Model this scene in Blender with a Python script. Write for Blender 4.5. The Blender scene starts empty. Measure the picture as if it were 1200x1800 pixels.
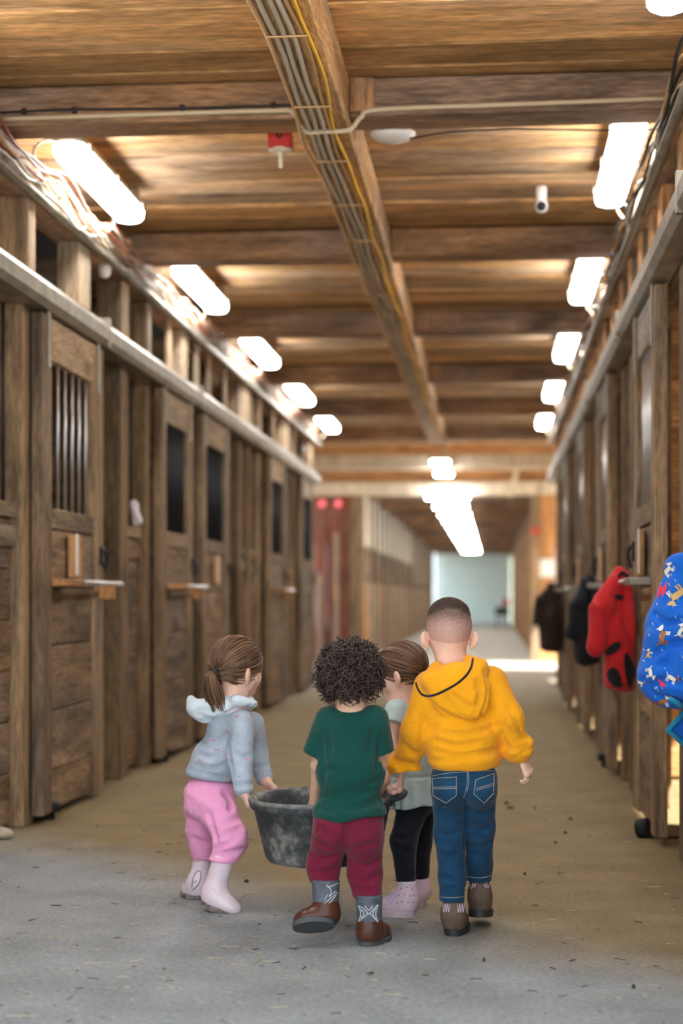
import bpy, bmesh, math, random
import numpy as np
from mathutils import Vector, Matrix
from mathutils.bvhtree import BVHTree

random.seed(7)
np.random.seed(7)
SC = bpy.context.scene
COL = SC.collection

# ------------------------------------------------------------------ camera
FPX = 3000.0                     # focal length in pixels of the 1200x1800 frame
YAW = math.radians(5.05)
CAM_Z = 1.1
HORIZON = 1050.0
cam_data = bpy.data.cameras.new('camera')
cam = bpy.data.objects.new('camera', cam_data)
COL.objects.link(cam)
cam.location = (0, 0, CAM_Z)
cam.rotation_euler = (math.pi / 2, 0, YAW)
cam_data.sensor_fit = 'VERTICAL'
cam_data.sensor_height = 36.0
cam_data.sensor_width = 24.0
cam_data.lens = 36.0 * FPX / 1800.0
cam_data.shift_y = 150.0 / 1800.0
cam_data.clip_end = 400
cam_data.dof.use_dof = True
cam_data.dof.focus_distance = 5.75
cam_data.dof.aperture_fstop = 1.7
SC.camera = cam

# ------------------------------------------------------------------ light and exposure
SC.view_settings.view_transform = 'Standard'
SC.view_settings.look = 'None'
SC.view_settings.gamma = 1.0
SC.view_settings.use_curve_mapping = False
SC.view_settings.exposure = 0.5
SC.cycles.use_light_tree = False
SC.cycles.max_bounces = 6
SC.cycles.diffuse_bounces = 4
SC.cycles.glossy_bounces = 2
world = bpy.data.worlds.new('overcast_sky')
SC.world = world
world.use_nodes = True
_bg = world.node_tree.nodes['Background']
_bg.inputs[0].default_value = (0.80, 0.91, 1.0, 1)
SKY = 2.1
_bg.inputs[1].default_value = SKY
LAMP = 26.0                       # emission of the fluorescent diffusers

sun_data = bpy.data.lights.new('sun', 'SUN')
sun_data.energy = 24.0
sun_data.color = (1.0, 0.90, 0.76)
sun_data.angle = math.radians(0.6)
sun = bpy.data.objects.new('sun', sun_data)
COL.objects.link(sun)
sun.location = (12, -4, 14)
sun.rotation_euler = Vector((-1.0, 0.34, -0.655)).to_track_quat('-Z', 'Y').to_euler()   # from the right, a little from behind the camera

_S, _C = math.sin(YAW), math.cos(YAW)


def at(px, py, Y):
    """world point that stands at depth Y and shows at pixel (px, py)"""
    t = (px - 600.0) / FPX
    D = Y / (_C + t * _S)
    return Vector((D * (-_S + t * _C), Y, CAM_Z - (py - HORIZON) / FPX * D))


def ray(px, py):
    t = (px - 600.0) / FPX
    return Vector((-_S + t * _C, _C + t * _S, -(py - HORIZON) / FPX)).normalized()


# ------------------------------------------------------------------ materials
MATS = {}


def _new(name):
    m = bpy.data.materials.new(name)
    m.use_nodes = True
    nt = m.node_tree
    b = nt.nodes['Principled BSDF']
    MATS[name] = m
    return m, nt, b


def plain(name, col, rough=0.6, metal=0.0, emit=0.0, spec=0.4, noise=0.0, nscale=20.0, bump=0.0, emcol=None, sheen=0.0, sss=0.0):
    m, nt, b = _new(name)
    b.inputs['Base Color'].default_value = (*col, 1)
    b.inputs['Roughness'].default_value = rough
    b.inputs['Metallic'].default_value = metal
    b.inputs['Specular IOR Level'].default_value = spec
    if sheen:
        b.inputs['Sheen Weight'].default_value = sheen
    if sss:
        b.inputs['Subsurface Weight'].default_value = sss
        b.inputs['Subsurface Radius'].default_value = (0.012, 0.005, 0.003)
        b.inputs['Subsurface Scale'].default_value = 1.0
    if emit:
        b.inputs['Emission Color'].default_value = (*(emcol or col), 1)
        b.inputs['Emission Strength'].default_value = emit
    if noise or bump:
        g = nt.nodes.new('ShaderNodeNewGeometry')
        n = nt.nodes.new('ShaderNodeTexNoise')
        n.inputs['Scale'].default_value = nscale
        n.inputs['Detail'].default_value = 5
        nt.links.new(g.outputs['Position'], n.inputs['Vector'])
        if noise:
            r = nt.nodes.new('ShaderNodeMapRange')
            r.inputs['From Min'].default_value = 0.3
            r.inputs['From Max'].default_value = 0.7
            r.inputs['To Min'].default_value = 1 - noise
            r.inputs['To Max'].default_value = 1 + noise
            nt.links.new(n.outputs['Fac'], r.inputs['Value'])
            mx = nt.nodes.new('ShaderNodeVectorMath')
            mx.operation = 'SCALE'
            mx.inputs[0].default_value = col
            nt.links.new(r.outputs['Result'], mx.inputs['Scale'])
            nt.links.new(mx.outputs['Vector'], b.inputs['Base Color'])
        if bump:
            bp = nt.nodes.new('ShaderNodeBump')
            bp.inputs['Strength'].default_value = bump
            bp.inputs['Distance'].default_value = 0.004
            nt.links.new(n.outputs['Fac'], bp.inputs['Height'])
            nt.links.new(bp.outputs['Normal'], b.inputs['Normal'])
    return m


def wood(name, light, dark, axis, rough=0.75, var=0.35, stain=0.5, grain=26.0, grey=0.55):
    """sawn timber: grain along one world axis, its own tone on every piece"""
    m, nt, b = _new(name)
    N, L = nt.nodes, nt.links
    b.inputs['Roughness'].default_value = rough
    b.inputs['Specular IOR Level'].default_value = 0.25
    g = N.new('ShaderNodeNewGeometry')
    oi = N.new('ShaderNodeObjectInfo')
    sc = N.new('ShaderNodeVectorMath'); sc.operation = 'SCALE'
    sc.inputs[0].default_value = (37.0, 53.0, 71.0)
    L.new(oi.outputs['Random'], sc.inputs['Scale'])
    ad = N.new('ShaderNodeVectorMath'); ad.operation = 'ADD'
    L.new(g.outputs['Position'], ad.inputs[0]); L.new(sc.outputs['Vector'], ad.inputs[1])
    mp = N.new('ShaderNodeMapping')
    s = [1.0, 1.0, 1.0]; s['XYZ'.index(axis)] = 0.07
    mp.inputs['Scale'].default_value = s
    L.new(ad.outputs['Vector'], mp.inputs['Vector'])
    n1 = N.new('ShaderNodeTexNoise'); n1.inputs['Scale'].default_value = grain
    n1.inputs['Detail'].default_value = 4; n1.inputs['Roughness'].default_value = 0.65
    n1.inputs['Distortion'].default_value = 0.9
    L.new(mp.outputs['Vector'], n1.inputs['Vector'])
    mp2 = N.new('ShaderNodeMapping')
    s2 = [1.0, 1.0, 1.0]; s2['XYZ'.index(axis)] = 0.22
    mp2.inputs['Scale'].default_value = s2
    L.new(ad.outputs['Vector'], mp2.inputs['Vector'])
    n2 = N.new('ShaderNodeTexNoise'); n2.inputs['Scale'].default_value = 4.5
    n2.inputs['Detail'].default_value = 3; n2.inputs['Distortion'].default_value = 1.2
    L.new(mp2.outputs['Vector'], n2.inputs['Vector'])
    r1 = N.new('ShaderNodeValToRGB')
    r1.color_ramp.elements[0].position = 0.30; r1.color_ramp.elements[0].color = (*dark, 1)
    r1.color_ramp.elements[1].position = 0.66; r1.color_ramp.elements[1].color = (*light, 1)
    L.new(n1.outputs['Fac'], r1.inputs['Fac'])
    r2 = N.new('ShaderNodeMapRange')
    r2.inputs['From Min'].default_value = 0.35; r2.inputs['From Max'].default_value = 0.62
    r2.inputs['To Min'].default_value = 1.0 - stain; r2.inputs['To Max'].default_value = 1.08
    L.new(n2.outputs['Fac'], r2.inputs['Value'])
    mr = N.new('ShaderNodeMapRange')
    mr.inputs['To Min'].default_value = 1.0 - var; mr.inputs['To Max'].default_value = 1.0 + var
    L.new(oi.outputs['Random'], mr.inputs['Value'])
    mu = N.new('ShaderNodeMath'); mu.operation = 'MULTIPLY'
    L.new(r2.outputs['Result'], mu.inputs[0]); L.new(mr.outputs['Result'], mu.inputs[1])
    # knots
    v = N.new('ShaderNodeTexVoronoi'); v.inputs['Scale'].default_value = 2.2
    mp3 = N.new('ShaderNodeMapping')
    s3 = [1.0, 1.0, 1.0]; s3['XYZ'.index(axis)] = 0.45
    mp3.inputs['Scale'].default_value = s3
    L.new(ad.outputs['Vector'], mp3.inputs['Vector']); L.new(mp3.outputs['Vector'], v.inputs['Vector'])
    kr = N.new('ShaderNodeMapRange')
    kr.inputs['From Min'].default_value = 0.03; kr.inputs['From Max'].default_value = 0.13
    kr.inputs['To Min'].default_value = 0.45; kr.inputs['To Max'].default_value = 1.0
    L.new(v.outputs['Distance'], kr.inputs['Value'])
    mu2 = N.new('ShaderNodeMath'); mu2.operation = 'MULTIPLY'
    L.new(mu.outputs[0], mu2.inputs[0]); L.new(kr.outputs['Result'], mu2.inputs[1])
    fs = N.new('ShaderNodeVectorMath'); fs.operation = 'SCALE'
    L.new(r1.outputs['Color'], fs.inputs[0]); L.new(mu2.outputs[0], fs.inputs['Scale'])
    # silvery weathering, stronger on some pieces than on others
    n4 = N.new('ShaderNodeTexNoise'); n4.inputs['Scale'].default_value = 2.2; n4.inputs['Detail'].default_value = 2
    L.new(mp3.outputs['Vector'], n4.inputs['Vector'])
    rr = N.new('ShaderNodeMath'); rr.operation = 'MULTIPLY'; rr.inputs[1].default_value = 7.31
    L.new(oi.outputs['Random'], rr.inputs[0])
    rf = N.new('ShaderNodeMath'); rf.operation = 'FRACT'; L.new(rr.outputs[0], rf.inputs[0])
    ra = N.new('ShaderNodeMath'); ra.operation = 'MULTIPLY_ADD'; ra.inputs[1].default_value = 0.35
    L.new(rf.outputs[0], ra.inputs[0]); L.new(n4.outputs['Fac'], ra.inputs[2])
    gm = N.new('ShaderNodeMapRange'); gm.inputs['From Min'].default_value = 0.58; gm.inputs['From Max'].default_value = 0.85
    gm.inputs['To Max'].default_value = grey
    L.new(ra.outputs[0], gm.inputs['Value'])
    hs = N.new('ShaderNodeHueSaturation'); hs.inputs['Saturation'].default_value = 0.35; hs.inputs['Value'].default_value = 0.62
    L.new(fs.outputs['Vector'], hs.inputs['Color'])
    gx = N.new('ShaderNodeMix'); gx.data_type = 'RGBA'
    L.new(gm.outputs['Result'], gx.inputs['Factor']); L.new(fs.outputs['Vector'], gx.inputs['A']); L.new(hs.outputs['Color'], gx.inputs['B'])
    # fine saw marks
    n5 = N.new('ShaderNodeTexNoise'); n5.inputs['Scale'].default_value = 130.0; n5.inputs['Detail'].default_value = 1
    mp5 = N.new('ShaderNodeMapping'); s5 = [1.0, 1.0, 1.0]; s5['XYZ'.index(axis)] = 0.10
    mp5.inputs['Scale'].default_value = s5
    L.new(ad.outputs['Vector'], mp5.inputs['Vector']); L.new(mp5.outputs['Vector'], n5.inputs['Vector'])
    f5 = N.new('ShaderNodeMapRange'); f5.inputs['From Min'].default_value = 0.3; f5.inputs['From Max'].default_value = 0.7
    f5.inputs['To Min'].default_value = 0.62; f5.inputs['To Max'].default_value = 1.2
    L.new(n5.outputs['Fac'], f5.inputs['Value'])
    fv = N.new('ShaderNodeVectorMath'); fv.operation = 'SCALE'
    L.new(gx.outputs['Result'], fv.inputs[0]); L.new(f5.outputs['Result'], fv.inputs['Scale'])
    L.new(fv.outputs['Vector'], b.inputs['Base Color'])
    bp = N.new('ShaderNodeBump'); bp.inputs['Strength'].default_value = 0.35
    bp.inputs['Distance'].default_value = 0.006
    L.new(n1.outputs['Fac'], bp.inputs['Height']); L.new(bp.outputs['Normal'], b.inputs['Normal'])
    return m


WC = dict(light=(0.92, 0.56, 0.25), dark=(0.52, 0.28, 0.115))       # ceiling pine
WJ = dict(light=(0.62, 0.37, 0.20), dark=(0.34, 0.185, 0.095))          # joists
WW = dict(light=(0.44, 0.30, 0.175), dark=(0.22, 0.14, 0.078))       # weathered stall fronts
WL = dict(light=(0.60, 0.45, 0.30), dark=(0.38, 0.27, 0.17))          # paler boards
WO = dict(light=(0.70, 0.38, 0.16), dark=(0.42, 0.20, 0.08))         # fresh orange pine
for ax in 'XYZ':
    wood('ceiling_pine_' + ax, WC['light'], WC['dark'], ax, var=0.34, stain=0.42, grain=34.0)
    wood('joist_' + ax, WJ['light'], WJ['dark'], ax, var=0.15)
    wood('stall_' + ax, WW['light'], WW['dark'], ax, var=0.25, stain=0.5)
    wood('pale_' + ax, WL['light'], WL['dark'], ax, var=0.15, stain=0.3)
    wood('grey_' + ax, (0.42, 0.39, 0.34), (0.27, 0.245, 0.21), ax, var=0.1, stain=0.25)
    wood('orange_' + ax, WO['light'], WO['dark'], ax, var=0.15, stain=0.3, grey=0.1)
wood('red_boards_Z', (0.50, 0.13, 0.06), (0.30, 0.08, 0.04), 'Z', var=0.15, stain=0.3)
wood('cream_Z', (0.85, 0.78, 0.62), (0.62, 0.54, 0.40), 'Z', var=0.08, stain=0.15, grey=0.1)
plain('metal_track', (0.27, 0.25, 0.21), 0.45, 0.6, noise=0.25, nscale=9)
plain('bar_metal', (0.018, 0.020, 0.028), 0.55, 0.0)
plain('bright_metal', (0.62, 0.62, 0.63), 0.35, 0.8)
plain('black_iron', (0.015, 0.015, 0.017), 0.5, 0.3)
plain('black_rubber', (0.012, 0.012, 0.013), 0.65)
plain('lamp_housing', (0.50, 0.45, 0.36), 0.55)
plain('lamp_diffuser', (0.95, 0.97, 0.95), 0.4, emit=LAMP, emcol=(1.0, 0.97, 0.92))
plain('lamp_diffuser_cross', (0.95, 0.97, 0.95), 0.4, emit=LAMP * 3.0, emcol=(1.0, 0.98, 0.95))
plain('white_plastic', (0.92, 0.92, 0.95), 0.35)
plain('cream_plastic', (0.75, 0.68, 0.52), 0.5)
plain('red_plastic', (0.55, 0.035, 0.03), 0.4)
plain('wire_grey', (0.60, 0.55, 0.45), 0.6)
plain('wire_cream', (0.62, 0.53, 0.38), 0.6)
plain('wire_white', (0.50, 0.48, 0.42), 0.5)
plain('wire_yellow', (0.85, 0.50, 0.03), 0.5)
plain('wire_tan', (0.66, 0.43, 0.22), 0.6)
plain('wire_red', (0.38, 0.10, 0.06), 0.5)
plain('wire_black', (0.02, 0.02, 0.025), 0.5)
plain('paper_white', (0.85, 0.85, 0.83), 0.6)
plain('door_teal', (0.66, 0.76, 0.72), 0.5, noise=0.06, nscale=2)
plain('red_reflection_glow', (0.9, 0.10, 0.12), 0.4, emit=0.7, emcol=(1, 0.22, 0.26))  # emission imitates a pink reflection
plain('sign_lit', (0.95, 0.95, 0.95), 0.4)
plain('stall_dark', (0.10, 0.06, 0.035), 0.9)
plain('gap_black', (0.015, 0.010, 0.008), 0.95)


# ------------------------------------------------------------------ mesh helpers
def tag(o, label=None, cat=None, group=None, kind=None):
    if label: o['label'] = label
    if cat: o['category'] = cat
    if group: o['group'] = group
    if kind: o['kind'] = kind
    return o


def empty(name, loc=(0, 0, 0), **kw):
    o = bpy.data.objects.new(name, None)
    o.empty_display_size = 0.1
    COL.objects.link(o)
    o.location = loc
    return tag(o, **kw)


def wloc(o):
    v = Vector((0, 0, 0))
    while o is not None:
        v += o.location
        o = o.parent
    return v


def obj(name, verts, faces, mat, parent=None, smooth=False, origin=None, **kw):
    """one mesh object from world coordinates; nobody is rotated, so a child only subtracts its parent's place"""
    po = wloc(parent) if parent is not None else Vector((0, 0, 0))
    if origin is None:
        origin = po if parent is not None else Vector((0, 0, 0))
    origin = Vector(origin)
    me = bpy.data.meshes.new(name)
    if isinstance(verts, np.ndarray):
        vv = verts - np.array(origin)
        me.from_pydata(vv.tolist(), [], faces.tolist() if isinstance(faces, np.ndarray) else faces)
    else:
        me.from_pydata([tuple(Vector(v) - origin) for v in verts], [], faces)
    for m in (mat if isinstance(mat, (list, tuple)) else [mat]):
        me.materials.append(MATS[m])
    if smooth:
        me.shade_smooth()
    me.update()
    o = bpy.data.objects.new(name, me)
    COL.objects.link(o)
    if parent is not None:
        o.parent = parent
    o.location = origin - po
    return tag(o, **kw)


def bm_obj(name, bm, mat, parent=None, smooth=False, origin=None, **kw):
    bm.verts.index_update()
    v = [x.co.copy() for x in bm.verts]
    f = [[x.index for x in fc.verts] for fc in bm.faces]
    bm.free()
    return obj(name, v, f, mat, parent, smooth, origin, **kw)


def bm_box(bm, x0, x1, y0, y1, z0, z1, bevel=0.0, seg=1, rot=None):
    r = bmesh.ops.create_cube(bm, size=1.0)
    vs = r['verts']
    c = Vector(((x0 + x1) / 2, (y0 + y1) / 2, (z0 + z1) / 2))
    for v in vs:
        v.co = Vector((v.co.x * abs(x1 - x0), v.co.y * abs(y1 - y0), v.co.z * abs(z1 - z0)))
        if rot is not None:
            v.co = rot @ v.co
        v.co += c
    if bevel > 0:
        es = list({e for v in vs for e in v.link_edges})
        bmesh.ops.bevel(bm, geom=es, offset=bevel, segments=seg, affect='EDGES', profile=0.5)


def box(name, x0, x1, y0, y1, z0, z1, mat, parent=None, bevel=0.004, seg=1, rot=None, **kw):
    bm = bmesh.new()
    bm_box(bm, x0, x1, y0, y1, z0, z1, bevel, seg, rot)
    return bm_obj(name, bm, mat, parent, origin=kw.pop('origin', None), **kw)


def tube_mesh(pts, r, n=6, cap=True):
    """verts/faces of a tube along points; r a number or a list"""
    pts = [Vector(p) for p in pts]
    V, F = [], []
    m = len(pts)
    up = None
    for i, p in enumerate(pts):
        d = (pts[min(i + 1, m - 1)] - pts[max(i - 1, 0)])
        if d.length < 1e-9: d = Vector((0, 0, 1))
        d.normalize()
        if up is None:
            up = d.orthogonal().normalized()
        else:
            up = (up - d * up.dot(d))
            if up.length < 1e-6: up = d.orthogonal()
            up.normalize()
        sd = d.cross(up)
        rr = r[i] if isinstance(r, (list, tuple)) else r
        for k in range(n):
            a = 2 * math.pi * k / n
            V.append(p + (up * math.cos(a) + sd * math.sin(a)) * rr)
    for i in range(m - 1):
        for k in range(n):
            a, b_ = i * n + k, i * n + (k + 1) % n
            F.append([a, b_, b_ + n, a + n])
    if cap:
        F.append(list(range(n))[::-1])
        F.append([(m - 1) * n + k for k in range(n)])
    return V, F


def tube(name, pts, r, mat, parent=None, n=6, smooth=True, **kw):
    V, F = tube_mesh(pts, r, n)
    return obj(name, V, F, mat, parent, smooth, **kw)


def merge(parts):
    V, F = [], []
    for v, f in parts:
        o = len(V)
        V.extend(v)
        F.extend([[i + o for i in q] for q in f])
    return V, F


def spline(pts, n):
    """Catmull-Rom through points, n samples per span"""
    P = [Vector(p) for p in pts]
    P = [P[0] * 2 - P[1]] + P + [P[-1] * 2 - P[-2]]
    out = []
    for i in range(1, len(P) - 2):
        a, b, c, d = P[i - 1], P[i], P[i + 1], P[i + 2]
        for k in range(n):
            t = k / n
            out.append(0.5 * ((2 * b) + (c - a) * t + (2 * a - 5 * b + 4 * c - d) * t * t + (3 * b - a - 3 * c + d) * t ** 3))
    out.append(P[-2])
    return out


def lathe_mesh(profile, center, n=32, axis=Vector((0, 0, 1))):
    """profile [(r, z)...] around a vertical axis"""
    V, F = [], []
    c = Vector(center)
    q = Vector((0, 0, 1)).rotation_difference(axis)
    for r, z in profile:
        for k in range(n):
            a = 2 * math.pi * k / n
            V.append(c + q @ Vector((r * math.cos(a), r * math.sin(a), z)))
    m = len(profile)
    for i in range(m - 1):
        for k in range(n):
            a, b_ = i * n + k, i * n + (k + 1) % n
            F.append([a, b_, b_ + n, a + n])
    F.append(list(range(n))[::-1])
    F.append([(m - 1) * n + k for k in range(n)])
    return V, F

# ------------------------------------------------------------------ the barn: measures
XL, XR = -2.23, 0.78             # aisle faces of the two stall rows
Y0, Y1 = 3.2, 23.3               # first wing
Y2, Y3 = 29.0, 73.0              # second wing, behind the cross aisle
ZJ, ZC = 3.23, 3.40              # underside of joists, of ceiling boards
DEPTH = 3.6                      # stalls


def floor_material():
    m, nt, b = _new('barn_floor')
    N, L = nt.nodes, nt.links
    b.inputs['Roughness'].default_value = 0.85
    b.inputs['Specular IOR Level'].default_value = 0.25
    g = N.new('ShaderNodeNewGeometry')
    sx = N.new('ShaderNodeSeparateXYZ'); L.new(g.outputs['Position'], sx.inputs[0])
    n1 = N.new('ShaderNodeTexNoise'); n1.inputs['Scale'].default_value = 0.9; n1.inputs['Detail'].default_value = 6
    n2 = N.new('ShaderNodeTexNoise'); n2.inputs['Scale'].default_value = 55.0; n2.inputs['Detail'].default_value = 6
    n3 = N.new('ShaderNodeTexNoise'); n3.inputs['Scale'].default_value = 3.5; n3.inputs['Detail'].default_value = 7
    for n in (n1, n2, n3): L.new(g.outputs['Position'], n.inputs['Vector'])
    # grey towards the entrance, dusty brown further in, with a noisy edge
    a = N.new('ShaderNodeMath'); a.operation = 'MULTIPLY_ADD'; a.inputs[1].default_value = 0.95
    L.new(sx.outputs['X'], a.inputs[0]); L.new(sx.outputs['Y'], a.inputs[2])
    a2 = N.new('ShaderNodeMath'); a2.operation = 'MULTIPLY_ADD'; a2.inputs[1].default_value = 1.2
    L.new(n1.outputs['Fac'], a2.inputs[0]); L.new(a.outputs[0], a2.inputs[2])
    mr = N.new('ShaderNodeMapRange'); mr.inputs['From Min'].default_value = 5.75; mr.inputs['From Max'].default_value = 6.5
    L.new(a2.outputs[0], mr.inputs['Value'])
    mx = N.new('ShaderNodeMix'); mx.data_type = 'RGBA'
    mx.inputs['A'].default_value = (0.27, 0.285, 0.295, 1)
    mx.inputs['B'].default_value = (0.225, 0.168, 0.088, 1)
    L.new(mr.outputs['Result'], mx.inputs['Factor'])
    # paler tone far down the aisle
    mr2 = N.new('ShaderNodeMapRange'); mr2.inputs['From Min'].default_value = 17.0; mr2.inputs['From Max'].default_value = 27.0
    L.new(sx.outputs['Y'], mr2.inputs['Value'])
    mx2 = N.new('ShaderNodeMix'); mx2.data_type = 'RGBA'
    mx2.inputs['B'].default_value = (0.62, 0.60, 0.54, 1)
    L.new(mr2.outputs['Result'], mx2.inputs['Factor']); L.new(mx.outputs['Result'], mx2.inputs['A'])
    # speckle and blotches
    s1 = N.new('ShaderNodeMapRange'); s1.inputs['From Min'].default_value = 0.35; s1.inputs['From Max'].default_value = 0.65
    s1.inputs['To Min'].default_value = 0.82; s1.inputs['To Max'].default_value = 1.12
    L.new(n2.outputs['Fac'], s1.inputs['Value'])
    s2 = N.new('ShaderNodeMapRange'); s2.inputs['From Min'].default_value = 0.3; s2.inputs['From Max'].default_value = 0.65
    s2.inputs['To Min'].default_value = 0.80; s2.inputs['To Max'].default_value = 1.08
    L.new(n3.outputs['Fac'], s2.inputs['Value'])
    mm = N.new('ShaderNodeMath'); mm.operation = 'MULTIPLY'
    L.new(s1.outputs['Result'], mm.inputs[0]); L.new(s2.outputs['Result'], mm.inputs[1])
    sc = N.new('ShaderNodeVectorMath'); sc.operation = 'SCALE'
    L.new(mx2.outputs['Result'], sc.inputs[0]); L.new(mm.outputs[0], sc.inputs['Scale'])
    L.new(sc.outputs['Vector'], b.inputs['Base Color'])
    bp = N.new('ShaderNodeBump'); bp.inputs['Strength'].default_value = 0.5; bp.inputs['Distance'].default_value = 0.004
    L.new(n2.outputs['Fac'], bp.inputs['Height']); L.new(bp.outputs['Normal'], b.inputs['Normal'])


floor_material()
plain('yard_gravel', (0.48, 0.46, 0.43), 0.9, noise=0.15, nscale=30)


def slab(name, x0, x1, y0, y1, z0, z1, mat, **kw):
    return box(name, x0, x1, y0, y1, z0, z1, mat, bevel=0, **kw)


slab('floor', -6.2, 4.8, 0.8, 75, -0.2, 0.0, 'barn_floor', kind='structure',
     label='dusty brown aisle floor, grey in front', cat='floor')
slab('ground', -80, 80, -80, 160, -0.4, -0.21, 'yard_gravel', kind='structure',
     label='gravel yard around the barn', cat='ground')

# ------------------------------------------------------------------ ceiling
ceiling = empty('ceiling', (-0.72, Y0, ZC), label='rough pine board ceiling on heavy timber joists', cat='ceiling', kind='structure')
y = Y0
k = 0
while y < 24.2:
    w = 0.27 + 0.03 * random.random()
    box('ceiling_board', XL - 0.2, XR + 0.2, y, y + w - 0.020, ZC + random.uniform(0, 0.022), ZC + 0.05, 'ceiling_pine_X', ceiling, bevel=0.0)
    y += w
slab('loft_deck', -6.3, 4.9, Y0 - 0.2, 24.6, ZC + 0.052, ZC + 0.2, 'gap_black', parent=ceiling)
for k in range(-1, 6):
    yj = 7.54 + 3.1 * k
    box('joist', XL - 0.05, -0.85, yj, yj + 0.24, ZJ, ZC, 'joist_X', ceiling, bevel=0.006)
    box('joist', -0.63, XR + 0.05, yj, yj + 0.24, ZJ + 0.004, ZC, 'joist_X', ceiling, bevel=0.006)
    box('joist_hanger_block', -0.628, -0.52, yj - 0.02, yj, ZJ + 0.02, ZC, 'joist_Z', ceiling, bevel=0.004)
yb = Y0
while yb < 23.2:
    ye = min(yb + 6.2, 23.3)
    box('centre_beam', -0.845, -0.632, yb, ye - 0.004, 3.18, ZC, 'ceiling_pine_Y', ceiling, bevel=0.008)
    yb = ye

# cables clipped under the centre beam
run = empty('cable_run', (-0.74, Y0, 3.17), label='row of grey, tan and yellow cables stapled under the centre beam', cat='cables')
cabs = [(-0.802, 'wire_grey', .0105), (-0.770, 'wire_grey', .0105), (-0.738, 'wire_grey', .0105), (-0.706, 'wire_tan', .008), (-0.682, 'wire_yellow', .0075), (-0.838, 'wire_tan', .009)]
ph = [random.random() * 6 for _ in range(6)]
for i, (cx, m, r) in enumerate(cabs):
    pts = []
    for j in range(110):
        yy = Y0 + 0.05 + j * (18.4 / 109)
        wob = 0.007 * math.sin(yy * 2.1 + 0.5) + 0.005 * math.sin(yy * 5.3 + ph[i]) + (0.008 * math.sin(yy * 3.1) if i > 2 else 0)
        sag = 0.006 * abs(math.sin(yy * math.pi / 0.9))
        pts.append((cx + wob, yy, 3.18 - r - sag))
    tube('cable', pts, r, m, run, n=6)
for j in range(20):
    yy = Y0 + 0.9 * j + 0.3
    box('cable_staple', -0.825, -0.672, yy, yy + 0.012, 3.150, 3.154, 'wire_tan', run, bevel=0)

# ------------------------------------------------------------------ stall rows


def plank_stack(parent, x0, x1, y0, y1, z0, z1, n, mat, name='plank'):
    h = (z1 - z0) / n
    for i in range(n):
        dx = random.uniform(-0.003, 0.003)
        box(name, x0 + dx, x1 + dx, y0, y1, z0 + i * h + 0.003, z0 + (i + 1) * h - 0.003, mat, parent, bevel=0.004)


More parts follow.
